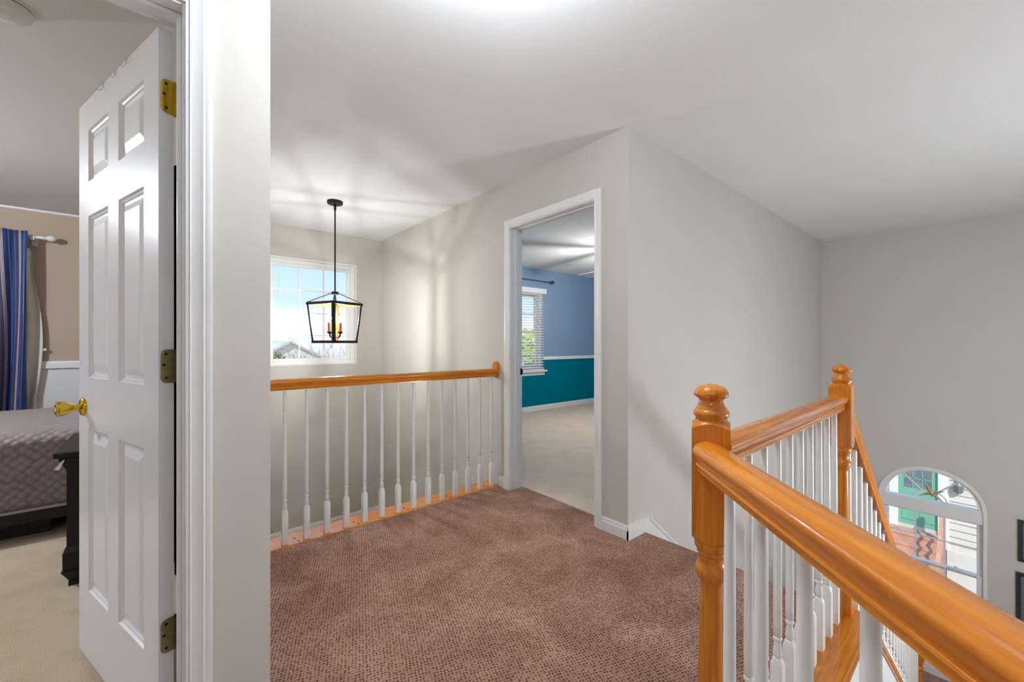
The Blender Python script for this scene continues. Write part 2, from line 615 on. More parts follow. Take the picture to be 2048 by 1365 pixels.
def lowwall(a, b, z0, z1, t=0.02):
    a = Vector((a[0], a[1])); b = Vector((b[0], b[1]))
    d = (b - a).normalized(); nrm = Vector((-d.y, d.x)) * t
    return [(a.x, a.y), (b.x, b.y), (b.x + nrm.x, b.y + nrm.y), (a.x + nrm.x, a.y + nrm.y)]
m.prism(lowwall((-0.963, -1.6), (0.966, 0.329), ZF, -0.001), lambda p, a: (p[0], p[1], a), ZF, -0.01)
m.prism(lowwall((0.966, 0.329), (2.25, 0.329), ZF, -0.001), lambda p, a: (p[0], p[1], a), ZF, -0.01)
struct(m.build('wall_landing', 'shaft'), 'pale drywall face below the edge of the landing', 'wall')

# blue room walls
m = MB()
W2H = (3.85, 5.02, 0.70, 2.03)
for (za, zb, k) in ((-0.1, 0.90, 1), (0.90, ZC, 0)):
    wall_y(m, YB, YB + 0.14, 2.146, 7.1, za, zb, [W2H], k)
    wall_y(m, YC + 0.058, YC + 0.115, 2.146, 7.1, za, zb, (), k)
    wall_x(m, XW + 0.058, XW + 0.115, YC + 0.115, YB, za, zb, [hole2], k)
    wall_x(m, 7.1, 7.24, YC + 0.058, YB + 0.14, za, zb, (), k)
struct(m.build('wall_blue', ['blue', 'teal']), 'slate blue and deep teal walls of the room through the doorway', 'wall')

# bedroom walls
m = MB()
WBH = (-2.35, -1.12, 0.75, 2.03)
WBL = (2.3, 4.7, 0.7, 2.1)
for (za, zb, k) in ((-0.1, 0.93, 1), (0.93, ZC, 0)):
    wall_y(m, YT, YT + 0.14, -4.1, XL - 0.058, za, zb, [WBH], k)
    wall_x(m, -4.24, -4.1, YL + 0.115, YT + 0.14, za, zb, [WBL], k)
    wall_x(m, XL - 0.115, XL - 0.058, YL + 0.115, YT, za, zb, (), k)
    wall_y(m, YL + 0.058, YL + 0.115, -4.24, XL - 0.058, za, zb, [hole1], k)
struct(m.build('wall_bedroom', ['tan', 'wains']), 'tan bedroom walls over a white painted lower part', 'wall')

# baseboards and chair rails -------------------------------------------------
def board(mb, a, b, nrm, h, t, z0=0.0):
    """straight moulding from a to b (2d) on a wall whose outward normal is nrm"""
    prof = [(0, 0), (t, 0), (t, h * 0.66), (t * 0.72, h * 0.78), (t * 0.62, h * 0.9), (t * 0.3, h), (0, h)]
    a = Vector((a[0], a[1], 0)); b = Vector((b[0], b[1], 0)); n3 = Vector((nrm[0], nrm[1], 0))
    L = (b - a).length; d = (b - a) / L
    pts = prof if d.cross(n3).z < 0 else prof[::-1]
    mb.prism(pts, lambda p, s: a + d * s + n3 * p[0] + Vector((0, 0, z0 + p[1])), 0, L)
    return mb
m = MB()
board(m, (XW, YC - 0.012), (XW, D2[0] - 0.063), (-1, 0), 0.083, 0.013)
board(m, (XW, D2[1] + 0.063), (XW, 2.60), (-1, 0), 0.083, 0.013)
struct(m.build('baseboard_right', 'white'), 'white baseboard along the doorway wall', 'baseboard')
m = MB()   # stair skirt: flat on the landing then sloping down the stairs
xs0, xk = XW - 0.013, 2.304
zend = lambda xx: 0.075 - SL * (xx - xk)
sk = [(xs0, 0.0), (2.252, 0.0), (2.252, -0.35), (5.0, zend(5.0) - 0.42), (5.0, zend(5.0)), (xk, 0.078), (xs0, 0.083)]
m.prism(sk, lambda p, a: (p[0], a, p[1]), YC, YC - 0.013)
m.prism([(xk, 0.082), (xk, 0.066), (5.0, zend(5.0) - 0.012), (5.0, zend(5.0) + 0.006)], lambda p, a: (p[0], a, p[1]), YC - 0.019, YC)
struct(m.build('baseboard_stairs', 'white'), 'white stair skirt board sloping down beside the steps', 'baseboard')
m = MB()
board(m, (XL, YW), (XW, YW), (0, -1), 0.09, 0.013, -0.95)
board(m, (XW, 2.76), (XW, YW), (-1, 0), 0.09, 0.013, -0.95)
struct(m.build('baseboard_far', 'white'), 'white baseboard low in the stairwell behind the balusters', 'baseboard')
m = MB()
board(m, (XF, -1.6), (XF, YC), (-1, 0), 0.11, 0.014, ZF)
struct(m.build('baseboard_foyer', 'white'), 'white baseboard of the foyer wall at the foot of the stairs', 'baseboard')
m = MB()
board(m, (2.205, YB), (7.1, YB), (0, -1), 0.085, 0.013, 0.008)
struct(m.build('baseboard_blue', 'white'), 'white baseboard under the teal wall', 'baseboard')
m = MB()
board(m, (W2H[1] + 0.02, YB), (7.1, YB), (0, -1), 0.055, 0.02, 0.875)
struct(m.build('trim_1', 'white'), 'white chair rail between slate blue and teal paint', 'trim')
m = MB()
board(m, (-1.05, YT), (XL - 0.115, YT), (0, -1), 0.07, 0.022, 0.915)
struct(m.build('trim_2', 'white'), 'white chair rail on the tan bedroom wall beside the curtain', 'trim')
m = MB()
board(m, (-4.1, YT), (XL - 0.115, YT), (0, -1), -0.022, 0.03, ZC)
struct(m.build('trim_3', 'white'), 'thin white moulding where the tan wall meets the ceiling', 'trim')

# door casings ---------------------------------------------------------------
CAS = [(0.0, 0.0), (0.0, 0.009), (0.006, 0.0095), (0.009, 0.0125), (0.012, 0.0105), (0.030, 0.0125), (0.037, 0.016), (0.041, 0.0145), (0.050, 0.0175), (0.057, 0.016), (0.057, 0.0)]
def casing(mb, a0, a1, zt, fn, rev=0.006, z0=0.0):
    """fn(a, depth, z)"""
    b = len(mb.v); n = len(CAS)
    for (w, d) in CAS:
        for (aa, zz) in ((a0 - rev - w, z0), (a0 - rev - w, zt + rev + w), (a1 + rev + w, zt + rev + w), (a1 + rev + w, z0)):
            mb.v.append(tuple(fn(aa, d, zz)))
    for i in range(n - 1):
        for j in range(3):
            mb.addf((b + i * 4 + j, b + i * 4 + j + 1, b + (i + 1) * 4 + j + 1, b + (i + 1) * 4 + j))
    return mb
t2 = struct(thing('trim_4', (XW, 2.05, 0), 'white moulded casing around the doorway to the blue room', 'door frame'), 'white moulded casing around the doorway to the blue room', 'door frame')
m = MB(); casing(m, D2[0], D2[1], D2[2], lambda a, d, z: (XW - d, a, z)); m.build('casing', 'white', t2, True)
m = MB(); casing(m, D2[0], D2[1], D2[2], lambda a, d, z: (XW + 0.115 + d, a, z)); m.build('casing', 'white', t2, True)
m = MB()
m.box(XW, XW + 0.115, D2[0] - 0.018, D2[0], 0.0, D2[2])
m.box(XW, XW + 0.115, D2[1], D2[1] + 0.018, 0.0, D2[2])
m.box(XW, XW + 0.115, D2[0] - 0.018, D2[1] + 0.018, D2[2], D2[2] + 0.018)
m.build('jamb', 'white', t2)
m = MB()
sx0, sx1 = XW + 0.045, XW + 0.08
m.box(sx0, sx1, D2[0], D2[0] + 0.011, 0.0, D2[2])
m.box(sx0, sx1, D2[1] - 0.011, D2[1], 0.0, D2[2])
m.box(sx0, sx1, D2[0] + 0.011, D2[1] - 0.011, D2[2] - 0.011, D2[2])
m.build('door_stop', 'white', t2, bev=0.002)
m = MB(); m.box(XW + 0.100, XW + 0.117, D2[1] - 0.003, D2[1] + 0.001, 0.905, 0.955)
m.box(XW + 0.112, XW + 0.121, D2[1] - 0.008, D2[1] + 0.001, 0.915, 0.945)
m.build('strike_plate', 'screw', t2)

t1 = struct(thing('trim_5', (D1[1], YL, 0), '', ''), 'white moulded casing and jamb around the open bedroom door', 'door frame')
m = MB(); casing(m, D1[0], D1[1], D1[2], lambda a, d, z: (a, YL - d, z)); m.build('casing', 'white', t1, True)
m = MB(); casing(m, D1[0], D1[1], D1[2], lambda a, d, z: (a, YL + 0.115 + d, z)); m.build('casing', 'white', t1, True)
m = MB()
m.box(D1[1], D1[1] + 0.018, YL, YL + 0.115, 0.0, D1[2])
m.box(D1[0] - 0.018, D1[0], YL, YL + 0.115, 0.0, D1[2])
m.box(D1[0] - 0.018, D1[1] + 0.018, YL, YL + 0.115, D1[2], D1[2] + 0.018)
m.build('jamb', 'white', t1)
m = MB()
sy0, sy1 = YL + 0.040, YL + 0.075
m.box(D1[1] - 0.011, D1[1], sy0, sy1, 0.0, D1[2])
m.box(D1[0], D1[0] + 0.011, sy0, sy1, 0.0, D1[2])
m.box(D1[0] + 0.011, D1[1] - 0.011, sy0, sy1, D1[2] - 0.011, D1[2])
m.build('door_stop', 'white', t1, bev=0.002)

# ------------------------------------------------------------------ bedroom door
DA = Vector((-0.008, 1.499, 0)); DS = Vector((-0.302, 0.9533, 0)); DT = Vector((0.9533, 0.302, 0))
def dp(s, t, z):
    return DA + DS * s + DT * t + Vector((0, 0, z))
door = struct(thing('door_1', tuple(DA), '', ''), 'open white six panel door with brass knob and hinges', 'door')
DW, DH, DZ0, DTK = 0.755, 2.035, 0.018, 0.035
def dbox(mb, s0, s1, t0, t1, z0, z1):
    mb.hexa([dp(s0, t0, z0), dp(s0, t1, z0), dp(s1, t1, z0), dp(s1, t0, z0), dp(s0, t0, z1), dp(s0, t1, z1), dp(s1, t1, z1), dp(s1, t0, z1)])
PS = [(0.108, 0.325), (0.425, 0.642)]
PZ = [(0.265, 0.85), (1.034, 1.614), (1.738, 1.925)]
m = MB()
for l, r, a, b in cells(0.0, DW, DZ0, DH + 0.0, [(s0, s1, z0, z1) for s0, s1 in PS for z0, z1 in PZ]):
    dbox(m, l, r, 0, DTK, a, b)
m.build('door_slab', 'white_door', door)
for s0, s1 in PS:
    for z0, z1 in PZ:
        m = MB()
        rings = [(0.0, 0.0), (0.004, 0.006), (0.010, 0.0075), (0.013, 0.011), (0.022, 0.011), (0.045, 0.0035), (0.046, 0.003)]
        b = 0
        for (ins, dep) in rings:
            m.v += [tuple(dp(s0 + ins, dep, z0 + ins)), tuple(dp(s1 - ins, dep, z0 + ins)), tuple(dp(s1 - ins, dep, z1 - ins)), tuple(dp(s0 + ins, dep, z1 - ins))]
        for k in range(len(rings) - 1):
            for i in range(4):
                j = (i + 1) % 4
                m.addf((k * 4 + i, k * 4 + j, (k + 1) * 4 + j, (k + 1) * 4 + i))
        q = (len(rings) - 1) * 4
        m.addf((q, q + 1, q + 2, q + 3))
        nb = len(m.v)   # plain back
        m.v += [tuple(dp(s0, DTK - 0.004, z0)), tuple(dp(s1, DTK - 0.004, z0)), tuple(dp(s1, DTK - 0.004, z1)), tuple(dp(s0, DTK - 0.004, z1))]
        m.addf((nb, nb + 3, nb + 2, nb + 1))
        m.build('door_panel', 'white_door', door)
for (zc, mat, tilt) in ((1.850, 'brass', 0), (1.092, 'brass_old', 0), (0.335, 'brass_old', 0)):
    m = MB()
    hh, w, rr = 0.047, 0.030, 0.014
    out = [(DTK + 0.001, zc - hh)]
    out = [(DTK, zc - hh), (DTK, zc + hh)]
    for i in range(5):
        t = R(90) * i / 4
        out.append((DTK - w + rr - rr * math.sin(t), zc + hh - rr + rr * math.cos(t)))
    for i in range(5):
        t = R(90) * i / 4
        out.append((DTK - w + rr - rr * math.cos(t), zc - hh + rr - rr * math.sin(t)))
    m.prism(out, lambda p, a: dp(a, p[0], p[1]), -0.0022, 0.001)
    # jamb leaf folded towards the frame
    h = m.build('hinge', mat, door)
    m = MB()
    m.hexa([dp(-0.0022, DTK, zc - hh), dp(0.001, DTK, zc - hh), (0.0415, YL + 0.100, zc - hh), (0.039, YL + 0.098, zc - hh),
            dp(-0.0022, DTK, zc + hh), dp(0.001, DTK, zc + hh), (0.0415, YL + 0.100, zc + hh), (0.039, YL + 0.098, zc + hh)])
    m.build('hinge_leaf', mat, h)
    m = MB(); m.tube(dp(0.003, DTK + 0.004, zc - hh), dp(0.003, DTK + 0.004, zc + hh), 0.0055, n=10); m.build('hinge_barrel', mat, h, True)
    for (tt, dz) in ((0.017, 0.034), (0.012, 0.004), (0.017, -0.033)):
        m = MB(); m.lathe([(0.004, 0), (0.004, 0.0012), (0.0015, 0.0006)], dp(-0.0022, tt, zc + dz), tuple(-DS), 10); m.build('screw', 'screw', h)
kn = MB()
kn.lathe([(0.033, 0.0), (0.033, 0.004), (0.030, 0.008), (0.022, 0.011), (0.013, 0.014)], dp(0.694, 0, 0.924), tuple(-DT), 24)
ro = kn.build('knob_rosette', 'brass', door, True)
kn = MB()
kn.lathe([(0.012, 0.010), (0.0115, 0.024), (0.013, 0.030), (0.019, 0.040), (0.0245, 0.054), (0.0262, 0.064), (0.025, 0.069), (0.021, 0.0715), (0.012, 0.0705), (0.010, 0.069), (0.002, 0.069)], dp(0.694, 0, 0.924), tuple(-DT), 24)
kn.build('door_knob', 'brass', ro, True)
kn = MB()
kn.lathe([(0.033, 0.0), (0.033, 0.004), (0.013, 0.014), (0.0115, 0.024), (0.019, 0.04), (0.026, 0.062), (0.02, 0.0715), (0.002, 0.071)], dp(0.694, DTK, 0.924), tuple(DT), 20)
kn.build('door_knob', 'brass', door, True)
hk = thing('over_door_hooks', tuple(dp(0.3, 0, DH)), 'three thin white wire hooks curling over the top of the open door', 'hook')
for s in (0.245, 0.345, 0.47):
    m = MB()
    p = [dp(s, DTK + 0.002, DH - 0.02), dp(s, DTK + 0.002, DH + 0.003), dp(s, -0.002, DH + 0.003), dp(s, -0.003, DH - 0.018), dp(s + 0.004, -0.009, DH - 0.028), dp(s + 0.008, -0.016, DH - 0.022)]
    m.path(p, 0.0014, 6); m.build('hook', 'plastic', hk)

# navy robe hanging behind the door
m = MB()
def robe(a, b):
    s = 0.05 + 0.42 * a
    z = 1.70 - 1.25 * b
    fold = 0.012 * math.sin(a * 21 + 2 * b) + 0.006 * math.sin(a * 47 + 5 * b)
    return dp(s * (0.9 + 0.1 * b), DTK + 0.035 + fold + 0.02 * b, z)
m.grid(40, 24, robe)
o = m.build('bathrobe', 'navy', None, True)
sm = o.modifiers.new('cloth', 'SOLIDIFY'); sm.thickness = 0.008
tag(o, 'dark navy robe hanging behind the open bedroom door', 'robe')

# ------------------------------------------------------------------ rails, balusters, newels
RAIL = [(0, 0), (0.012, -0.0012), (0.021, -0.005), (0.0275, -0.0115), (0.030, -0.019), (0.0295, -0.025), (0.026, -0.031), (0.0215, -0.040), (0.0195, -0.045),
        (0.0235, -0.0475), (0.0240, -0.051), (0.0215, -0.0535), (0.0205, -0.056), (0.0205, -0.064)]
RP = [(p[0], p[1]) for p in RAIL] + [(-p[0], p[1]) for p in reversed(RAIL[1:])]
def rail(L):
    """along local +x from 0 to L, top at z = 0"""
    mb = MB(); b = 0; n = len(RP)
    for x in (0.0, L):
        mb.v += [(x, p[0], p[1]) for p in RP]
    for i in range(n):
        j = (i + 1) % n
        mb.addf((i, n + i, n + j, j))
    mb.addf(tuple(range(n))); mb.addf(tuple(reversed(range(n, 2 * n))))
    return mb
def put_rail(a, b, parent, name='handrail'):
    a = Vector(a); b = Vector(b); d = b - a
    rot = (0, -math.atan2(d.z, math.hypot(d.x, d.y)), math.atan2(d.y, d.x))
    return put(name, rail(d.length).mesh(name, 'oakx', True), parent, a, rot)

def sq_loop(h, n=6):
    """points round a square of half side h, with their distance from the axis"""
    out = []
    cs_ = [(-h, -h), (h, -h), (h, h), (-h, h)]
    for k in range(4):
        (ax, ay), (bx, by) = cs_[k], cs_[(k + 1) % 4]
        for i in range(n):
            t = i / n
            x_, y_ = ax + (bx - ax) * t, ay + (by - ay) * t
            out.append((x_, y_, math.hypot(x_, y_)))
    return out

def sq_block(mb, h, z0, z1, d0, d1, n=6):
    """square block whose ends are turned off round: corners cut back by d0 below and d1 above"""
    lp = sq_loop(h, n)
    c = lambda r: (r - h) / (h * 0.4142)
    rows = []
    if d0:
        rows.append([(x_ / r * h * 0.8, y_ / r * h * 0.8, z0 - d0 * 0.55) for x_, y_, r in lp])
    rows.append([(x_, y_, z0 + d0 * c(r)) for x_, y_, r in lp])
    rows.append([(x_, y_, z1 - d1 * c(r)) for x_, y_, r in lp])
    if d1:
        rows.append([(x_ / r * h * 0.8, y_ / r * h * 0.8, z1 + d1 * 0.55) for x_, y_, r in lp])
    b = len(mb.v); N = len(lp)
    for rw in rows:
        mb.v += rw
    for k in range(len(rows) - 1):
        for i in range(N):
            j = (i + 1) % N
            mb.addf((b + k * N + i, b + k * N + j, b + (k + 1) * N + j, b + (k + 1) * N + i))
    mb.addf(tuple(b + i for i in reversed(range(N))))
    e_ = b + (len(rows) - 1) * N
    mb.addf(tuple(e_ + i for i in range(N)))

def baluster_mesh(H):
    mb = MB()
    h = 0.0158
    sq_block(mb, h, 0, 0.183, 0, 0.014, 4)
    mb.lathe([(0.0122, 0.180), (0.0128, 0.190), (0.0085, 0.194), (0.0085, 0.197), (0.0122, 0.201), (0.0125, 0.207), (0.0112, 0.222), (0.0085, 0.240), (0.0082, 0.243),
              (0.0118, 0.246), (0.0125, 0.250), (0.0118, 0.254), (0.0096, 0.256), (0.0096, 0.259), (0.0116, 0.262), (0.0118, 0.30), (0.0112, 0.55), (0.0092, H)], n=14)
    return mb.mesh('baluster', 'white_wood', True)
BAL = baluster_mesh(0.876)

def newel_mesh(H, blk0, blk1, base_h):
    mb = MB()
    s = 0.038
    sq_block(mb, s, 0.0, base_h, 0, 0.016)
    sq_block(mb, s, blk0, blk1, 0.016, 0.012)
    b = base_h
    mb.lathe([(0.034, b + 0.005), (0.036, b + 0.018), (0.032, b + 0.026), (0.024, b + 0.032), (0.024, b + 0.040), (0.031, b + 0.046), (0.031, b + 0.056), (0.026, b + 0.066), (0.0285, b + 0.085),
              (0.0225, blk0 - 0.105), (0.0225, blk0 - 0.098), (0.0255, blk0 - 0.092), (0.0315, blk0 - 0.080), (0.0335, blk0 - 0.070), (0.0315, blk0 - 0.060), (0.027, blk0 - 0.054), (0.026, blk0 - 0.044), (0.027, blk0 - 0.034),
              (0.030, blk0 - 0.030), (0.029, blk0 - 0.025), (0.034, blk0 - 0.018), (0.035, blk0 - 0.010), (0.033, blk0)], n=28)
    return mb.mesh('newel_post', 'oakz', True)
def finial_mesh():
    mb = MB()
    mb.lathe([(0.029, -0.004), (0.0325, 0.002), (0.0330, 0.006), (0.0365, 0.010), (0.0375, 0.016), (0.0355, 0.021), (0.0325, 0.023), (0.0320, 0.026), (0.0275, 0.032), (0.0248, 0.039), (0.0242, 0.043),
              (0.0285, 0.0485), (0.0345, 0.0525), (0.0358, 0.0560), (0.0348, 0.0620), (0.0310, 0.0690), (0.0240, 0.0745), (0.0150, 0.0780), (0.007, 0.0795), (0.001, 0.0798)], n=32)
    return mb.mesh('finial', 'oakz', True)
FIN = finial_mesh()
NEW = newel_mesh(1.06, 0.705, 0.968, 0.30)
ZB = 0.016   # top of the oak shoe boards
ZR = 0.953   # top of the rail over the stairwell
ZS = 0.942   # top of the level stair rails

# left guard rail over the stairwell
lr = thing('guard_railing', (1.2, 2.64, 0), 'oak topped guard railing with white balusters over the stairwell below the gridded window', 'railing')
put_rail((XL, 2.640, ZR), (XW - 0.02, 2.640, ZR), lr)
m = MB()
oc = [(0.052 * math.cos(R(22.5 + 45 * i)) * 0.82, 0.062 * math.sin(R(22.5 + 45 * i)) * 1.12) for i in range(8)]
m.prism(oc, lambda p, a: (a, 2.640 + p[0], 0.945 + p[1]), XW - 0.022, XW)
rs = m.build('rosette', 'oakz', lr, bev=0.005)
m = MB(); m.lathe([(0.0045, 0), (0.0045, 0.0012)], (XW - 0.0225, 2.640, 0.992), (-1, 0, 0), 10); m.build('plug', 'screw', rs)
put('shoe_board', MB().box(XL, XW, 2.598, 2.765, -0.02, 0.005).mesh('shoe_board', 'oakgloss'), lr, bev=0.004)
m = MB().box(XL, XW, 2.745, 2.765, -0.3, -0.02); m.build('fascia', 'white', lr)
for k in range(16):
    put('baluster', BAL, lr, (2.034 - 0.1152 * k, 2.640, 0.005))
PLUG = MB().lathe([(0.0065, 0), (0.0065, 0.0012)], n=10).mesh('plug', 'screw')
for k in (0.5, 3.5, 6.5, 9.5, 12.5):
    for (dx, y) in ((0.0, 2.672), (0.012, 2.628)):
        put('plug', PLUG, lr, (2.034 - 0.1152 * k + dx, y, 0.005))

# stair railing: near length, level length, sloping length, three newels
sr = thing('stair_railing', (N1[0], N1[1], 0), 'glossy golden oak stair railing with turned newel posts and white balusters', 'railing')
D45 = Vector((-math.sqrt(0.5), -math.sqrt(0.5), 0))
n1 = put('newel_post', NEW, sr, (N1[0], N1[1], 0.012), (0, 0, R(22.5)))
put('finial', FIN, n1, (N1[0], N1[1], 0.985))
n2 = put('newel_post', NEW, sr, (N2[0], N2[1], 0.012))
put('finial', FIN, n2, (N2[0], N2[1], 0.985))
NEW3 = newel_mesh(1.06, 0.80, 1.09, 0.30)
n3 = put('newel_post', NEW3, sr, (N3[0], N3[1], ZF))
put('finial', FIN, n3, (N3[0], N3[1], ZF + 1.10))
A = Vector((NL[0], NL[1], ZS)) + D45 * 0.030 + Vector((-0.0092, 0.0092, 0))
put_rail(A, A + D45 * 2.72, sr)
put_rail((N1[0] + 0.035, N1[1], ZS), (N2[0] - 0.036, N2[1], ZS), sr)
put_rail((N2[0] + 0.02, YR, 0.925), (N3[0] - 0.03, YR, 0.925 - SL * (N3[0] - N2[0] - 0.05)), sr)
# shoe boards
put('shoe_board', MB().box(0.93, 2.262, 0.323, 0.503, -0.03, ZB).mesh('shoe_board', 'oakx'), sr, bev=0.004)
mb = MB(); mb.box(0, 2.72, -0.088, 0.096, -0.03, ZB - 0.001)
put('shoe_board', mb.mesh('shoe_board', 'oakx'), sr, (NL[0], NL[1], 0), (0, 0, R(225)), bev=0.004)
Ls = (N3[0] - N2[0]); ang = math.atan(SL)
mb = MB(); mb.box(0.03, Ls / math.cos(ang) - 0.03, -0.088, 0.06, -0.03, 0.0)
put('shoe_board', mb.mesh('shoe_board', 'oakx'), sr, (2.25, YR, 0.022), (0, ang, 0), bev=0.004)
for k in range(10):
    put('baluster', BAL, sr, (2.094 - 0.1135 * k, YR + 0.002, ZB))
for k in range(20):
    p = Vector((NL[0], NL[1], ZB)) + D45 * (0.109 + 0.1178 * k)
    put('baluster', BAL, sr, p, (0, 0, R(45)))
SBAL = baluster_mesh(0.872)
for k in range(21):
    xx = 2.335 + 0.1265 * k
    put('baluster', SBAL, sr, (xx, YR, 0.022 - SL * (xx - 2.25) - 0.012))
# staircase
st = struct(thing('staircase', (2.25, 0.9, ZF), '', ''), 'carpeted steps descending along the greige wall from the landing', 'stairs')
RISE, RUN = 2.40 / 12, 0.245
for i in range(1, 12):
    z = -RISE * i
    x0 = 2.252 + RUN * (i - 1)
    m = MB(); m.box(x0 - 0.0, x0 + RUN + 0.022, 0.50, YC - 0.013, z - RISE, z)
    m.build('step', 'carpet', st, bev=0.008)
m = MB()   # closed stringer, white, with a moulding along its foot
zt = lambda xx: -0.008 - SL * (xx - 2.25)
m.prism([(2.252, zt(2.252)), (2.252, zt(2.252) - 0.24), (5.0, zt(5.0) - 0.24), (5.0, zt(5.0))], lambda p, a: (p[0], a, p[1]), 0.50, 0.345)
m.prism([(2.252, zt(2.252) - 0.205), (2.252, zt(2.252) - 0.235), (5.0, zt(5.0) - 0.235), (5.0, zt(5.0) - 0.205)], lambda p, a: (p[0], a, p[1]), 0.35, 0.332)
m.build('stringer', 'white', st)
m = MB()
m.prism([(2.252, ZF), (4.98, ZF), (4.98, zt(4.98) - 0.23), (2.252, zt(2.252) - 0.23)], lambda p, a: (p[0], a, p[1]), 0.36, 0.42)
m.build('knee_wall', 'gray', st)

# ------------------------------------------------------------------ windows
def pane(parent, pts):
    mb = MB(); mb.hexa(pts); return mb.build('pane', 'glass', parent)
w1 = struct(thing('window_1', (1.07, YW, 0.916), '', ''), 'white gridded stairwell window with blue sky beyond', 'window')
x0, x1, z0, z1 = W1H
m = MB()   # drywall return and frame
for (a, b, c, d) in ((x0, x0 + 0.012, z0, z1), (x1 - 0.012, x1, z0, z1), (x0 + 0.012, x1 - 0.012, z0, z0 + 0.012), (x0 + 0.012, x1 - 0.012, z1 - 0.012, z1)):
    m.box(a, b, YW - 0.004, YW + 0.13, c, d)
m.build('window_return', 'white', w1)
m = MB()
fx0, fx1, fz0, fz1 = x0 + 0.012, x1 - 0.012, z0 + 0.012, z1 - 0.012
for (a, b, c, d) in ((fx0, fx0 + 0.045, fz0, fz1), (fx1 - 0.045, fx1, fz0, fz1), (fx0 + 0.045, fx1 - 0.045, fz0, fz0 + 0.030), (fx0 + 0.045, fx1 - 0.045, fz1 - 0.040, fz1)):
    m.box(a, b, YW + 0.05, YW + 0.12, c, d)
m.build('window_frame', 'white', w1, bev=0.003)
cs = 0.884
for (a, b, ncol, yo) in ((fx0 + 0.045, cs, 2, 0.085), (cs - 0.012, fx1 - 0.045, 3, 0.065)):
    za, zb = fz0 + 0.030, fz1 - 0.040
    m = MB()
    for (p, q, r, s) in ((a, a + 0.036, za, zb), (b - 0.036, b, za, zb), (a + 0.036, b - 0.036, za, za + 0.034), (a + 0.036, b - 0.036, zb - 0.034, zb)):
        m.box(p, q, YW + yo, YW + yo + 0.025, r, s)
    sash = m.build('sash', 'white', w1, bev=0.003)
    ga, gb, gc, gd = a + 0.036, b - 0.036, za + 0.034, zb - 0.034
    m = MB()
    for i in range(1, ncol):
        xx = ga + (gb - ga) * i / ncol
        m.box(xx - 0.007, xx + 0.007, YW + yo + 0.006, YW + yo + 0.020, gc, gd)
    for j in range(1, 4):
        zz = gc + (gd - gc) * j / 4
        m.box(ga, gb, YW + yo + 0.007, YW + yo + 0.019, zz - 0.007, zz + 0.007)
    m.build('muntins', 'white', sash)
    for i in range(ncol):
        for j in range(4):
            p, q = ga + (gb - ga) * i / ncol, ga + (gb - ga) * (i + 1) / ncol
            r, s = gc + (gd - gc) * j / 4, gc + (gd - gc) * (j + 1) / 4
            y_ = YW + yo + 0.011
            pane(sash, [(p, y_, r), (q, y_, r), (q, y_ + 0.004, r), (p, y_ + 0.004, r), (p, y_, s), (q, y_, s), (q, y_ + 0.004, s), (p, y_ + 0.004, s)])

# blue room window
w2 = struct(thing('window_2', (4.4, YB, 0.7), '', ''), 'white sash window behind blinds in the blue room', 'window')
x0, x1, z0, z1 = W2H
m = MB()
for (a, b, c, d) in ((x0, x0 + 0.05, z0, z1), (x1 - 0.05, x1, z0, z1), (x0 + 0.05, x1 - 0.05, z0, z0 + 0.04), (x0 + 0.05, x1 - 0.05, z1 - 0.04, z1)):
    m.box(a, b, YB, YB + 0.13, c, d)
m.build('window_frame', 'white', w2)
zm = (z0 + z1) / 2
for (a, b, yo) in ((z0 + 0.04, zm + 0.02, 0.06), (zm - 0.02, z1 - 0.04, 0.09)):
    m = MB()
    for (p, q, r, s) in ((x0 + 0.05, x0 + 0.09, a, b), (x1 - 0.09, x1 - 0.05, a, b), (x0 + 0.09, x1 - 0.09, a, a + 0.04), (x0 + 0.09, x1 - 0.09, b - 0.04, b)):
        m.box(p, q, YB + yo, YB + yo + 0.03, r, s)
    for i in (1, 2):
        xx = x0 + 0.09 + (x1 - x0 - 0.18) * i / 3
        m.box(xx - 0.007, xx + 0.007, YB + yo + 0.005, YB + yo + 0.02, a + 0.04, b - 0.04)
    m.box(x0 + 0.09, x1 - 0.09, YB + yo + 0.006, YB + yo + 0.019, (a + b) / 2 - 0.007, (a + b) / 2 + 0.007)
    sash = m.build('sash', 'white', w2)
    y_ = YB + yo + 0.011
    pane(sash, [(x0 + 0.08, y_, a + 0.03), (x1 - 0.08, y_, a + 0.03), (x1 - 0.08, y_ + 0.004, a + 0.03), (x0 + 0.08, y_ + 0.004, a + 0.03),
                (x0 + 0.08, y_, b - 0.03), (x1 - 0.08, y_, b - 0.03), (x1 - 0.08, y_ + 0.004, b - 0.03), (x0 + 0.08, y_ + 0.004, b - 0.03)])
m = MB(); m.box(x0 - 0.08, x1 + 0.085, YB - 0.055, YB + 0.06, z0 - 0.028, z0); m.build('window_sill', 'white', w2, bev=0.006)
m = MB()
m.prism([(0, 0), (-0.018, 0), (-0.012, -0.055), (0, -0.06)], lambda p, a: (a, YB + p[0], z0 - 0.028 + p[1]), x0 - 0.05, x1 + 0.055)
m.build('apron', 'white', w2)
bl = thing('window_blind', (4.4, YB - 0.03, 0.75), 'white slatted blind hanging open over the blue room window', 'blind')
bx0, bx1 = x0 + 0.01, x1 + 0.0
m = MB(); m.box(bx0 - 0.02, bx1 + 0.045, YB - 0.075, YB - 0.002, z1 - 0.02, z1 + 0.07); m.build('valance', 'blind', bl, bev=0.008)
SLAT = MB()
SLAT.hexa([(bx0, -0.023, -0.009), (bx1, -0.023, -0.009), (bx1, 0.023, 0.006), (bx0, 0.023, 0.006), (bx0, -0.023, -0.006), (bx1, -0.023, -0.006), (bx1, 0.023, 0.009), (bx0, 0.023, 0.009)])
SLm = SLAT.mesh('slat', 'blind')
ns = 29
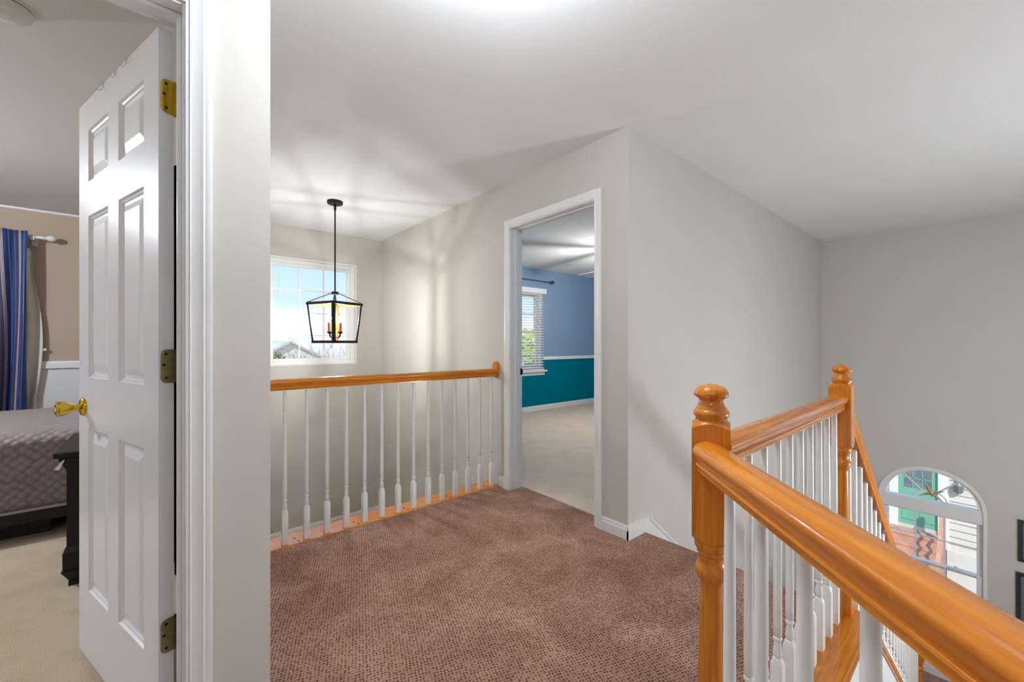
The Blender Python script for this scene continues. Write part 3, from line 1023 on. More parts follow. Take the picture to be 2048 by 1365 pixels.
for k in range(ns):
    put('slat', SLm, bl, (0, YB - 0.032, z0 + 0.05 + (z1 - z0 - 0.09) * k / (ns - 1)))
m = MB(); m.box(bx0, bx1, YB - 0.056, YB - 0.008, z0 + 0.002, z0 + 0.025); m.build('bottom_rail', 'blind', bl, bev=0.003)
for xx in (bx0 + 0.12, bx1 - 0.12, (bx0 + bx1) / 2):
    for yy in (YB - 0.058, YB - 0.006):
        m = MB(); m.box(xx - 0.004, xx + 0.004, yy - 0.0006, yy + 0.0006, z0 + 0.02, z1); m.build('ladder_tape', 'blind', bl)
rd = thing('curtain_rod', (5.0, YB - 0.08, 2.21), 'slim steel curtain rod with navy ball end above the blinds', 'curtain rod')
m = MB(); m.tube((3.6, YB - 0.085, 2.225), (5.16, YB - 0.085, 2.225), 0.008, n=10); m.build('rod', 'steel', rd, True)
m = MB(); m.lathe([(0.010, 0), (0.014, 0.006), (0.014, 0.02), (0.010, 0.026), (0.018, 0.034), (0.03, 0.05), (0.033, 0.065), (0.028, 0.082), (0.015, 0.094), (0.001, 0.097)], (5.13, YB - 0.085, 2.225), (1, 0, 0), 18)
m.build('finial', 'navyball', rd, True)
m = MB(); m.tube((5.08, YB - 0.085, 2.222), (5.08, YB, 2.215), 0.006, n=8); m.build('bracket', 'steel', rd, True)

# arched foyer window
w3 = struct(thing('window_3', (XF, AC, AZ0), '', ''), 'white arched foyer window with a gridded sash and a gold star', 'window')
def arc(a, b, n=28, z=AZ):
    return [(AC - a * math.cos(math.pi * i / n), z + b * math.sin(math.pi * i / n)) for i in range(n + 1)]
m = MB()
def archring(mb, a0, b0, a1, b1, xa, xb, n=28):
    p, q = arc(a0, b0, n), arc(a1, b1, n)
    for i in range(n):
        mb.prism([q[i], p[i], p[i + 1], q[i + 1]], lambda pt, a: (a, pt[0], pt[1]), xa, xb)
archring(m, AA, AB, AA - 0.030, AB - 0.030, XF - 0.012, XF + 0.12)
archring(m, AA - 0.030, AB - 0.030, AA - 0.062, AB - 0.046, XF + 0.02, XF + 0.08)
m.build('arch_frame', 'white', w3)
m = MB()
m.box(XF - 0.010, XF + 0.12, AY0, AY0 + 0.028, AZ0, AZ)
m.box(XF - 0.010, XF + 0.12, AY1 - 0.028, AY1, AZ0, AZ)
m.box(XF + 0.01, XF + 0.10, AY0 + 0.028, AY1 - 0.028, AZ - 0.125, AZ + 0.012)
m.box(XF - 0.03, XF + 0.12, AY0 - 0.03, AY1 + 0.03, AZ0 - 0.02, AZ0 + 0.03)
m.build('window_frame', 'white', w3, bev=0.003)
m = MB()
pp = arc(AA - 0.055, AB - 0.040)
m.prism([(p[0], max(p[1], AZ)) for p in pp][::-1], lambda p, a: (a, p[0], p[1]), XF + 0.045, XF + 0.049)
m.build('pane', 'glass', w3)
m = MB()   # sunburst grille
for t in (R(52), R(128)):
    cy, cz = math.cos(t), math.sin(t)
    p0 = (AC + 0.06 * cy, AZ + 0.04 + 0.06 * cz); p1 = (AC + 0.34 * cy, AZ + 0.01 + 0.32 * cz)
    m.tube((XF + 0.047, p0[0], p0[1]), (XF + 0.047, p1[0], p1[1]), 0.008, n=6)
p = arc(0.13, 0.11, 12, AZ + 0.012)
m.path([(XF + 0.047, a, b) for a, b in p], 0.007, 6)
m.build('grille', 'white', w3)
gy0, gy1 = AY0 + 0.028, AY1 - 0.028
zmr = -1.24
for (a, b, xo, mun) in ((zmr - 0.02, AZ - 0.125, 0.055, True), (AZ0 + 0.03, zmr + 0.025, 0.025, False)):
    m = MB()
    for (p, q, r, s) in ((gy0, gy0 + 0.045, a, b), (gy1 - 0.045, gy1, a, b), (gy0 + 0.045, gy1 - 0.045, a, a + 0.045), (gy0 + 0.045, gy1 - 0.045, b - 0.02, b)):
        m.box(XF + xo, XF + xo + 0.03, p, q, r, s)
    sash = m.build('sash', 'white', w3, bev=0.003)
    ga, gb, gc, gd = gy0 + 0.045, gy1 - 0.045, a + 0.045, b - 0.02
    ncol, nrow = 3, 2
    m = MB()
    for i in range(1, ncol):
        yy = ga + (gb - ga) * i / ncol
        m.box(XF + xo + 0.006, XF + xo + 0.02, yy - 0.007, yy + 0.007, gc, gd)
    m.box(XF + xo + 0.007, XF + xo + 0.019, ga, gb, (gc + gd) / 2 - 0.006, (gc + gd) / 2 + 0.006)
    m.build('muntins', 'white', sash)
    for i in range(ncol):
        for j in range(nrow):
            p, q = ga + (gb - ga) * i / ncol, ga + (gb - ga) * (i + 1) / ncol
            r, s = gc + (gd - gc) * j / nrow, gc + (gd - gc) * (j + 1) / nrow
            x_ = XF + xo + 0.011
            pane(sash, [(x_, p, r), (x_ + 0.004, p, r), (x_ + 0.004, q, r), (x_, q, r), (x_, p, s), (x_ + 0.004, p, s), (x_ + 0.004, q, s), (x_, q, s)])
m = MB(); m.box(XF + 0.0, XF + 0.03, 0.20, 0.30, zmr + 0.026, zmr + 0.045); m.lathe([(0.012, 0), (0.012, 0.02), (0.004, 0.024)], (XF + 0.015, 0.25, zmr + 0.04), (0, 0, 1), 12)
m.build('sash_lock', 'white', w3)
# star ornament
m = MB()
cy, cz, cx = 0.428, -0.460, XF + 0.028
for t, L in ((118, 0.135), (22, 0.115), (-42, 0.135), (208, 0.12), (268, 0.05)):
    t = R(t); d = Vector((0, -math.cos(t), math.sin(t))); n_ = Vector((0, -d.z, d.y))
    c0 = Vector((cx, cy, cz))
    b = len(m.v)
    m.v += [tuple(c0 + d * L), tuple(c0 + n_ * 0.022), tuple(c0 - n_ * 0.022), tuple(c0 + Vector((-0.014, 0, 0)) + d * 0.012), tuple(c0 + Vector((0.006, 0, 0)))]
    for q in ((0, 1, 3), (0, 3, 2), (0, 4, 1), (0, 2, 4), (1, 4, 3), (2, 3, 4)):
        m.addf(tuple(b + i for i in q))
m.lathe([(0.001, -0.018), (0.012, -0.014), (0.014, -0.004), (0.001, 0.004)], (cx, cy, cz), (1, 0, 0), 12)
tag(m.build('star_ornament', 'gold'), 'small gold star ornament hanging in the arched window', 'ornament')

w6 = struct(thing('window_6', (XF, -1.06, -0.1), '', ''), 'tall foyer window right of the picture', 'window')
m = MB()
y0, y1, z0, z1 = WFH
for (a, b, c, d) in ((y0, y0 + 0.05, z0, z1), (y1 - 0.05, y1, z0, z1), (y0 + 0.05, y1 - 0.05, z0, z0 + 0.05), (y0 + 0.05, y1 - 0.05, z1 - 0.05, z1), (y0 + 0.05, y1 - 0.05, 0.90, 0.95)):
    m.box(XF - 0.01, XF + 0.1, a, b, c, d)
m.build('window_frame', 'white', w6)
for (c, d) in ((z0 + 0.04, 0.91), (0.94, z1 - 0.04)):
    pane(w6, [(XF + 0.05, y0 + 0.04, c), (XF + 0.054, y0 + 0.04, c), (XF + 0.054, y1 - 0.04, c), (XF + 0.05, y1 - 0.04, c), (XF + 0.05, y0 + 0.04, d), (XF + 0.054, y0 + 0.04, d), (XF + 0.054, y1 - 0.04, d), (XF + 0.05, y1 - 0.04, d)])

# bedroom windows (mostly behind the curtain / out of view)
w4 = struct(thing('window_4', (-1.7, YT, 0.75), '', ''), 'bedroom window behind the navy striped curtain', 'window')
m = MB()
x0, x1, z0, z1 = WBH
for (a, b, c, d) in ((x0, x0 + 0.06, z0, z1), (x1 - 0.06, x1, z0, z1), (x0 + 0.06, x1 - 0.06, z0, z0 + 0.06), (x0 + 0.06, x1 - 0.06, z1 - 0.06, z1), (x0 + 0.06, x1 - 0.06, 1.37, 1.42)):
    m.box(a, b, YT, YT + 0.1, c, d)
m.build('window_frame', 'white', w4)
pane(w4, [(x0 + 0.05, YT + 0.05, z0 + 0.05), (x1 - 0.05, YT + 0.05, z0 + 0.05), (x1 - 0.05, YT + 0.054, z0 + 0.05), (x0 + 0.05, YT + 0.054, z0 + 0.05),
          (x0 + 0.05, YT + 0.05, z1 - 0.05), (x1 - 0.05, YT + 0.05, z1 - 0.05), (x1 - 0.05, YT + 0.054, z1 - 0.05), (x0 + 0.05, YT + 0.054, z1 - 0.05)])
w5 = struct(thing('window_5', (-4.1, 3.5, 0.7), '', ''), 'side window of the bedroom out of the picture', 'window')
m = MB()
y0, y1, z0, z1 = WBL
for (a, b, c, d) in ((y0, y0 + 0.06, z0, z1), (y1 - 0.06, y1, z0, z1), (y0 + 0.06, y1 - 0.06, z0, z0 + 0.06), (y0 + 0.06, y1 - 0.06, z1 - 0.06, z1), (3.47, 3.53, z0 + 0.06, z1 - 0.06)):
    m.box(-4.2, -4.1, a, b, c, d)
m.build('window_frame', 'white', w5)

# ------------------------------------------------------------------ pendant lantern
PX, PY = 1.186, 3.849
pd = thing('pendant_lantern', (PX, PY, 1.16), 'black square cage lantern hanging on a rod in front of the gridded window', 'pendant light')
m = MB(); m.lathe([(0.064, 2.415), (0.067, 2.420), (0.067, ZC)], (PX, PY, 0), n=28); cn = m.build('canopy', 'black', pd, True)
for t in (60, 240):
    m = MB(); m.lathe([(0.004, 2.411), (0.005, 2.415)], (PX + 0.045 * math.cos(R(t)), PY + 0.045 * math.sin(R(t)), 0), n=8); m.build('screw', 'screw', cn)
m = MB(); m.tube((PX, PY, 1.20), (PX, PY, 2.36), 0.0065, n=10); m.tube((PX, PY, 2.36), (PX, PY, 2.416), 0.011, n=12); m.build('rod', 'black', pd, True)
m = MB(); m.lathe([(0.020, 1.595), (0.030, 1.60), (0.030, 1.622), (0.020, 1.626)], (PX, PY, 0), n=20); m.build('hub', 'black', pd, True)
A0 = math.atan2(-0.936, -0.35)
def pc(r, k, z):
    t = A0 + R(90) * k
    return Vector((PX + r * math.cos(t), PY + r * math.sin(t), z))
RT, RB_, ZT_, ZB_ = 0.232, 0.188, 1.512, 1.172
def flatbar(mb, p, q, nrm, w, t, mo=0, mi=1):
    p = Vector(p); q = Vector(q); d = (q - p).normalized()
    nrm = Vector(nrm); nrm = (nrm - d * nrm.dot(d)).normalized()
    s = d.cross(nrm)
    a = [p + s * (-w / 2) , p + s * (w / 2), p + s * (w / 2) + nrm * t, p + s * (-w / 2) + nrm * t]
    b = [v + (q - p) for v in a]
    base = len(mb.v); mb.v += [tuple(v) for v in a + b]
    fs = [((0, 1, 5, 4), mi), ((1, 2, 6, 5), mo), ((2, 3, 7, 6), mo), ((3, 0, 4, 7), mo), ((3, 2, 1, 0), mo), ((4, 5, 6, 7), mo)]
    for f, k in fs:
        mb.addf(tuple(base + i for i in f), k)
for k in range(4):
    for (r, z, nm) in ((RT, ZT_, 'top_bar'), (RB_, ZB_, 'bottom_bar')):
        p, q = pc(r, k, z), pc(r, k + 1, z)
        n_ = (p + q) / 2 - Vector((PX, PY, z))
        m = MB(); flatbar(m, p, q, n_, 0.023, 0.006); m.build(nm, ['black', 'copper_tone'], pd)  # inner faces coloured as if lit by the candles
    p, q = pc(RB_ - 0.004, k, ZB_ - 0.01), pc(RT - 0.004, k, ZT_ + 0.01)
    n_ = p - Vector((PX, PY, p.z))
    m = MB()
    s = n_.normalized()
    tz = Vector((0, 0, 1))
    for sg in (-1, 1):   # an angle-section corner post
        e1 = (pc(1, k + sg, 0) - pc(1, k, 0)).normalized()
        nn = (pc(1, k, 0) + pc(1, k + sg, 0)) / 2 - Vector((PX, PY, 0))
        flatbar(m, p + e1 * 0.009, q + e1 * 0.009, nn, 0.019, 0.005)
    m.build('corner_post', ['black', 'copper_tone'], pd)
    m = MB(); m.tube(pc(0.024, k, 1.612), pc(RT - 0.004, k, ZT_ + 0.010), 0.0045, n=8); m.build('roof_rod', 'black', pd, True)
    t = A0 + R(45) + R(90) * k
    c = Vector((PX + 0.062 * math.cos(t), PY + 0.062 * math.sin(t), 0))
    m = MB()
    m.path([(PX, PY, 1.215), (PX + 0.62 * (c.x - PX), PY + 0.62 * (c.y - PY), 1.208), (PX + 0.9 * (c.x - PX), PY + 0.9 * (c.y - PY), 1.222), (c.x, c.y, 1.25)], 0.005, 8)
    m.lathe([(0.008, 1.245), (0.02, 1.255), (0.022, 1.262), (0.014, 1.264)], (c.x, c.y, 0), n=14)
    arm = m.build('candle_arm', 'black', pd, True)
    m = MB(); m.lathe([(0.013, 1.262), (0.013, 1.345), (0.010, 1.348)], (c.x, c.y, 0), n=14); m.build('candle_sleeve', 'copper_tone', arm, True)
    m = MB(); m.lathe([(0.008, 1.346), (0.012, 1.362), (0.0155, 1.385), (0.013, 1.410), (0.006, 1.436), (0.001, 1.452)], (c.x, c.y, 0), n=14); m.build('bulb', 'bulb', arm, True)
    glow('candle_filament', LAMP_PENDANT, 0.013, (c.x, c.y, 1.388), arm, (0.93, 0.985, 1.03))
m = MB(); m.lathe([(0.001, 1.185), (0.007, 1.19), (0.009, 1.20), (0.006, 1.21)], (PX, PY, 0), n=12); m.build('bottom_finial', 'black', pd, True)

# hall lamp above the picture, then added fill lamps: rear hall, bedroom, foyer
def semi_flush(name, x_, y_, r, mat, label, pw):
    t = thing(name, (x_, y_, ZC), label, 'ceiling light')
    m = MB(); m.lathe([(0.05, ZC - 0.03), (0.065, ZC - 0.02), (0.065, ZC)], (x_, y_, 0), n=24); m.tube((x_, y_, ZC - 0.14), (x_, y_, ZC - 0.02), 0.012, n=10); m.build('stem', 'steel', t, True)
    m = MB(); m.lathe([(0.002, ZC - 0.21), (r * 0.4, ZC - 0.205), (r * 0.75, ZC - 0.18), (r * 0.95, ZC - 0.145), (r, ZC - 0.12), (r * 0.9, ZC - 0.122), (0.02, ZC - 0.14)], (x_, y_, 0), n=24); m.build('glass_bowl', mat, t, True)
    glow('lamp_bulb', pw, 0.045, (x_, y_, ZC - 0.165), t)
    return t
semi_flush('hall_light', 0.66, 0.82, 0.14, 'hall_lamp', 'frosted bowl light on the hall ceiling just above the picture', LAMP_HALL)
semi_flush('hall_light', -1.05, -0.55, 0.15, 'hall_lamp', 'added frosted bowl fill light on the hall ceiling behind the viewpoint', LAMP_HALL * 0.42)  # unseen lamp added to light the newel front and near walls
semi_flush('bedroom_fill_light', -2.1, 3.8, 0.16, 'bed_fill', 'added frosted bowl fill light on the bedroom ceiling, out of view', FILL_BED)  # unseen lamp added to brighten the bedroom
fl = thing('foyer_fill_pendant', (3.3, -1.15, 0.1), 'added frosted bowl fill light hanging in the foyer right of the picture', 'pendant light')  # unseen hanging lamp added to light the foyer walls
m = MB(); m.lathe([(0.06, ZC - 0.03), (0.065, ZC)], (3.3, -1.15, 0), n=20); m.tube((3.3, -1.15, 0.33), (3.3, -1.15, ZC - 0.02), 0.007); m.build('rod', 'black', fl)
m = MB(); m.lathe([(0.002, 0.02), (0.11, 0.035), (0.19, 0.09), (0.23, 0.17), (0.235, 0.25), (0.18, 0.30), (0.02, 0.34)], (3.3, -1.15, 0), n=28); m.build('glass_bowl', 'foyer_fill', fl, True)
glow('lamp_bulb', FILL_FOYER, 0.17, (3.3, -1.15, 0.20), fl)

# ------------------------------------------------------------------ blue room ceiling fan
FX, FY, FZ = 4.62, 3.30, 2.17
fan = thing('ceiling_fan', (FX, FY, FZ), 'white ceiling fan in the blue room with blade tips showing past the door frame', 'fan')
m = MB(); m.tube((FX, FY, FZ + 0.09), (FX, FY, ZC - 0.03), 0.013, n=12); m.lathe([(0.03, ZC - 0.07), (0.065, ZC - 0.02), (0.065, ZC)], (FX, FY, 0), n=20); m.build('downrod', 'plastic', fan, True)
m = MB(); m.lathe([(0.05, FZ - 0.03), (0.10, FZ - 0.02), (0.11, FZ + 0.03), (0.09, FZ + 0.08), (0.03, FZ + 0.10)], (FX, FY, 0), n=24); m.build('motor', 'plastic', fan, True)
m = MB(); m.lathe([(0.002, FZ - 0.15), (0.06, FZ - 0.14), (0.09, FZ - 0.10), (0.085, FZ - 0.05), (0.05, FZ - 0.03)], (FX, FY, 0), n=24); m.build('globe', 'blue_lamp', fan, True)
glow('lamp_bulb', LAMP_BLUE, 0.085, (FX, FY, FZ - 0.095), fan, (1.0, 0.975, 0.94))
for k in range(5):
    t = R(81.5 + 72 * k)
    m = MB()
    ou = [(0.13, -0.045), (0.60, -0.065), (0.655, -0.05), (0.67, 0.0), (0.655, 0.05), (0.60, 0.065), (0.13, 0.045)]
    def bp(p, a, t=t):
        x_, y_ = p
        return (FX + x_ * math.cos(t) - y_ * math.sin(t), FY + x_ * math.sin(t) + y_ * math.cos(t), FZ + 0.01 + y_ * -0.2 + a)
    m.prism(ou, bp, 0, 0.007); m.build('blade', 'plastic', fan)

# ------------------------------------------------------------------ pictures on the foyer wall
for (za, zb, yr, lab) in ((-0.945, -0.545, -0.160, 'upper black framed picture at the right edge beside the arched window'), (-1.60, -1.055, -0.148, 'lower black framed picture at the right edge beside the arched window')):
    yl = yr - 0.34
    t = thing('picture_frame', (XF, yl, za), lab, 'picture', 'framed pictures on the foyer wall')
    m = MB()
    for (a, b, c, d) in ((yl, yl + 0.03, za, zb), (yr - 0.03, yr, za, zb), (yl + 0.03, yr - 0.03, za, za + 0.03), (yl + 0.03, yr - 0.03, zb - 0.03, zb)):
        m.box(XF - 0.022, XF - 0.001, a, b, c, d)
    m.build('frame', 'frameblk', t)
    m = MB(); m.box(XF - 0.010, XF - 0.002, yl + 0.025, yr - 0.025, za + 0.025, zb - 0.025); m.build('print', 'darkglass' if za > -1 else 'lantern', t)

# ------------------------------------------------------------------ bedroom things
cr = thing('curtain_rod', (-0.9, YT - 0.09, 2.16), 'white wooden curtain rod with round end on the tan bedroom wall', 'curtain rod')
m = MB(); m.tube((-2.8, YT - 0.09, 2.165), (-0.86, YT - 0.09, 2.165), 0.016, n=12); m.build('rod', 'plastic', cr, True)
m = MB(); m.lathe([(0.016, 0), (0.020, 0.006), (0.014, 0.014), (0.018, 0.022), (0.028, 0.04), (0.030, 0.055), (0.022, 0.075), (0.010, 0.086), (0.001, 0.088)], (-0.862, YT - 0.09, 2.165), (1, 0, 0), 16); m.build('finial', 'plastic', cr, True)
m = MB(); m.box(-0.945, -0.915, YT - 0.11, YT - 0.0005, 2.135, 2.155); m.box(-0.95, -0.91, YT - 0.014, YT - 0.0005, 2.09, 2.17); m.lathe([(0.022, -0.015), (0.022, 0.015)], (-0.93, YT - 0.09, 2.160), (1, 0, 0), 14); m.build('bracket', 'plastic', cr)
m = MB()
def curt(a, b):
    z = 2.205 - 2.19 * b
    ph = a * 2 * math.pi * 9.0
    amp = 0.014 + 0.034 * min(1, b * 1.6)
    x_ = -2.45 + 1.50 * a + 0.012 * math.sin(ph * 0.5 + 3 * b) + (0.0 if b > 0.06 else 0.0)
    y_ = YT - 0.090 - 0.045 - 0.012 * min(1, b * 4) + amp * math.sin(ph + 1.2 * math.sin(2.2 * b + a * 5)) + 0.008 * math.sin(ph * 2.3 + b * 3)
    return (x_, y_, z)
m.grid(150, 30, curt, uvfn=lambda a, b: (a * 1.9 + 0.012 * math.sin(6 * b + 9 * a), b))
o = m.build('curtain', 'stripe', None, True)
s_ = o.modifiers.new('cloth', 'SOLIDIFY'); s_.thickness = 0.003
tag(o, 'navy and plum striped curtain hanging on the bedroom wall behind the bed', 'curtain')
m = MB()
def sheer(a, b):
    z = 2.06 - 2.0 * b
    bulge = 0.02 + 0.055 * max(0.0, math.sin(math.pi * min(1, max(0, (b - 0.12) / 0.6)))) + 0.035 * b
    return (-1.02 + (0.06 + bulge) * a + 0.0, YT - 0.045 + 0.014 * math.sin(a * 9 + 4 * b), z)
m.grid(16, 30, sheer)
o = m.build('curtain_liner', 'cream', None, True)
s_ = o.modifiers.new('cloth', 'SOLIDIFY'); s_.thickness = 0.002
tag(o, 'cream curtain liner showing past the edge of the striped curtain', 'curtain')
m = MB(); m.tube((-0.86, YT - 0.045, 1.098), (-0.86, YT, 1.098), 0.006, n=8); m.lathe([(0.002, 0), (0.013, 0.003), (0.013, 0.01), (0.004, 0.013)], (-0.86, YT - 0.055, 1.098), (0, 1, 0), 12)
tag(m.build('tieback_hook', 'plastic'), 'tiny white tieback hook on the tan wall beside the curtain', 'hook')

bed = thing('bed', (-1.2, 4.4, 0), 'bed under a mauve scalloped quilt on a dark frame', 'bed')
BX0, BX1, BY0, BY1, BZ = -2.5, 0.02, 3.66, 5.25, 0.625
m = MB()
prof = []
for i in range(9):
    prof.append((BY0 - 0.012 + 0.006 * math.sin(i), 0.19 + (0.56 - 0.19) * i / 8))
for i in range(1, 7):
    t = R(90) * i / 6
    prof.append((BY0 + 0.07 - 0.075 * math.cos(t), 0.555 + 0.065 * math.sin(t)))
for i in range(1, 13):
    prof.append((BY0 + 0.07 + (BY1 - BY0 - 0.14) * i / 12, 0.62 + 0.02 * math.sin(math.pi * i / 12)))
for i in range(1, 6):
    t = R(90) * i / 5
    prof.append((BY1 - 0.07 + 0.075 * math.sin(t), 0.555 + 0.065 * math.cos(t)))
prof.append((BY1 + 0.008, 0.25))
cum = [0.0]
for i in range(1, len(prof)):
    cum.append(cum[-1] + math.hypot(prof[i][0] - prof[i - 1][0], prof[i][1] - prof[i - 1][1]))
def qf(a, b):
    k = int(round(b * (len(prof) - 1)))
    y_, z_ = prof[k]
    x_ = BX0 + (BX1 - BX0) * a
    hem = max(0.0, 0.3 - z_)
    return (x_, y_ + 0.006 * math.sin(x_ * 9) * (1 if k < 9 else 0), z_ + 0.008 * math.sin(x_ * 5 + y_ * 3) * (1 if k > 12 else 0) + 0.05 * hem * math.sin(x_ * 6))
m.grid(60, len(prof), qf, uvfn=lambda a, b: ((BX1 - BX0) * a, cum[int(round(b * (len(prof) - 1)))]))
q = m.build('quilt', 'quilt', bed, True)
s_ = q.modifiers.new('cloth', 'SOLIDIFY'); s_.thickness = 0.012
m = MB(); m.box(BX0, BX1, BY0 - 0.02, BY0 + 0.004, 0.178, 0.192); m.build('quilt_binding', 'hem', q)
m = MB(); m.box(BX0 + 0.03, BX1 - 0.03, BY0 + 0.03, BY1 - 0.03, 0.22, 0.60); m.build('mattress', 'wains', bed)
m = MB(); m.box(BX0, BX1, BY0 + 0.015, BY1 - 0.015, 0.10, 0.215); m.build('bed_frame', 'espresso', bed, bev=0.006)
for (a, b) in ((BX0 + 0.05, BY0 + 0.06), (-1.0, BY0 + 0.10), (BX1 - 0.1, BY0 + 0.06), (BX0 + 0.05, BY1 - 0.1), (BX1 - 0.1, BY1 - 0.1)):
    m = MB(); m.box(a - 0.03, a + 0.03, b - 0.03, b + 0.03, 0, 0.10); m.build('leg', 'espresso', bed)
m = MB(); m.box(BX0 - 0.07, BX0, BY0, BY1, 0.0, 1.15); m.build('headboard', 'espresso', bed, bev=0.02)
m = MB(); m.box(-1.9, -0.52, BY0 + 0.11, BY0 + 0.7, 0.0, 0.095)
tag(m.build('storage_box', 'charcoal', bev=0.01), 'dark fabric storage box pushed under the bed', 'box')

cs_ = thing('chest', (-0.12, 3.05, 0), 'dark espresso chest with a pilaster corner beside the bed, half hidden by the door', 'chest')
m = MB(); m.box(-0.385, 0.115, 2.815, 3.40, 0.618, 0.645); m.box(-0.37, 0.115, 2.83, 3.39, 0.60, 0.618); m.build('top', 'espresso', cs_, bev=0.006)
m = MB(); m.box(-0.30, 0.11, 2.90, 3.36, 0.10, 0.60); m.build('body', 'espresso', cs_)
m = MB(); m.box(-0.29, 0.10, 2.885, 2.90, 0.36, 0.58); m.build('drawer_front', 'espresso', cs_, bev=0.004)
m = MB(); m.box(-0.29, 0.10, 2.885, 2.90, 0.13, 0.345); m.build('drawer_front', 'espresso', cs_, bev=0.004)
for yy in (2.885, 3.335):
    m = MB()
    m.frustum((-0.345, -0.275, yy - 0.035, yy + 0.035), (-0.365, -0.265, yy - 0.045, yy + 0.045), 0.555, 0.60)
    m.box(-0.345, -0.275, yy - 0.035, yy + 0.035, 0.19, 0.555)
    m.frustum((-0.355, -0.265, yy - 0.045, yy + 0.045), (-0.345, -0.275, yy - 0.035, yy + 0.035), 0.165, 0.19)
    m.box(-0.357, -0.263, yy - 0.047, yy + 0.047, 0.085, 0.165)
    m.frustum((-0.335, -0.285, yy - 0.025, yy + 0.025), (-0.362, -0.258, yy - 0.052, yy + 0.052), 0.02, 0.078)
    m.box(-0.340, -0.280, yy - 0.03, yy + 0.03, 0.0, 0.02)
    m.box(-0.35, -0.27, yy - 0.04, yy + 0.04, 0.078, 0.085)
    m.build('pilaster', 'espresso', cs_)
m = MB(); m.hexa([(-0.352, 2.808, 0.612), (-0.346, 2.808, 0.612), (-0.346, 2.811, 0.612), (-0.352, 2.811, 0.612), (-0.378, 2.80, 0.575), (-0.362, 2.80, 0.570), (-0.362, 2.803, 0.570), (-0.378, 2.803, 0.575)])
tag(m.build('paper_tag', 'plastic'), 'small white tag dangling from the edge of the dark chest', 'tag')
sd = thing('smoke_detector', (-0.45, 2.42, ZC), 'round white smoke detector on the bedroom ceiling in the top left corner', 'smoke detector')
m = MB(); m.lathe([(0.002, -0.046), (0.03, -0.046), (0.055, -0.042), (0.068, -0.032), (0.072, -0.018), (0.072, -0.014)], (-0.45, 2.42, ZC), n=32); m.build('cover', 'plastic', sd, True)
m = MB(); m.lathe([(0.066, -0.014), (0.066, -0.010)], (-0.45, 2.42, ZC), n=32); m.build('vent_slot', 'slot', sd)
m = MB(); m.lathe([(0.074, -0.010), (0.078, -0.006), (0.078, 0.0)], (-0.45, 2.42, ZC), n=32); m.build('base', 'plastic', sd, True)
m = MB(); m.lathe([(0.002, -0.050), (0.026, -0.049), (0.028, -0.045)], (-0.455, 2.41, ZC), n=24); m.build('test_button', 'plastic', sd, True)

# ------------------------------------------------------------------ outside
m = MB(); m.box(-60, 140, -80, 160, -7.2, -7.0)
struct(m.build('ground', 'lawn'), 'pale winter ground around the houses', 'ground')
# neighbour's house seen through the arched window
HX = 17.0
nh = thing('neighbour_house', (HX, 0.5, -7), 'pale sided house with a green front door seen through the arched window', 'house')
m = MB(); wall_x(m, HX + 0.03, HX + 0.4, -6, 7, -7, 1.6, [(1.02, 1.86, -4.27, -2.30)]); m.build('wall', 'siding', nh)
k = 0
z = -4.70
while z < 1.5:
    for (a, b) in ((-6.0, 0.80), (2.06, 7.0)):
        m = MB()
        m.prism([(0, 0), (-0.045, 0), (-0.045, 0.008), (-0.006, 0.205), (0, 0.205)], lambda p, s, z=z: (HX + 0.03 + p[0], s, z + p[1]), a, b)
        m.build('clapboard', 'siding', nh)
    z += 0.2
m = MB(); m.box(HX - 0.06, HX + 0.03, -6, 0.84, -7, -4.70); m.build('foundation', 'found', nh)
m = MB()
m.box(HX - 0.03, HX + 0.03, 0.80, 1.02, -4.72, -2.15); m.box(HX - 0.03, HX + 0.03, 1.86, 2.06, -4.72, -2.15); m.box(HX - 0.03, HX + 0.03, 1.02, 1.86, -2.30, -2.15)
m.build('door_surround', 'sidetrim', nh)
m = MB(); wall_x(m, HX + 0.05, HX + 0.09, 1.02, 1.86, -4.27, -2.30, [(1.14, 1.74, -3.16, -2.55)]); gd = m.build('front_door', 'greendoor', nh)
m = MB()
for (a, b) in ((1.10, 1.41), (1.47, 1.78)):
    m.box(HX + 0.035, HX + 0.05, a, b, -4.12, -3.62)
m.build('door_panel', 'greendoor', gd, bev=0.01)
for i in range(3):
    for j in range(2):
        m = MB(); m.box(HX + 0.055, HX + 0.062, 1.145 + 0.2 * i, 1.335 + 0.2 * i, -3.155 + 0.305 * j, -2.86 + 0.305 * j); m.build('pane', 'darkglass', gd)
m = MB()
for i in range(1, 3):
    m.box(HX + 0.045, HX + 0.066, 1.14 + 0.2 * i - 0.012, 1.14 + 0.2 * i + 0.012, -3.16, -2.55)
m.box(HX + 0.045, HX + 0.066, 1.14, 1.74, -2.87, -2.845)
m.build('muntins', 'greendoor', gd)
stp = thing('entry_steps', (HX - 1, 1.5, -7), 'pink brown wooden steps below the green front door', 'steps')
for i in range(6):
    m = MB()
    zt_ = -4.34 - 0.20 * i
    xx = HX - 0.62 - 0.30 * i
    m.box(xx, HX - 0.07 if i == 0 else xx + 0.32, 0.95, 2.4, zt_ - 0.05, zt_); m.build('tread', 'deck', stp)
    m = MB(); m.box(xx + 0.02, xx + 0.06, 0.98, 2.37, zt_ - 0.20, zt_ - 0.05); m.build('riser', 'deck', stp)
for (xx, zz) in ((HX - 0.55, -4.34), (HX - 2.1, -5.34)):
    m = MB(); m.box(xx - 0.05, xx + 0.05, 0.86, 0.96, -7, zz + 0.95); m.build('post', 'deck', stp)
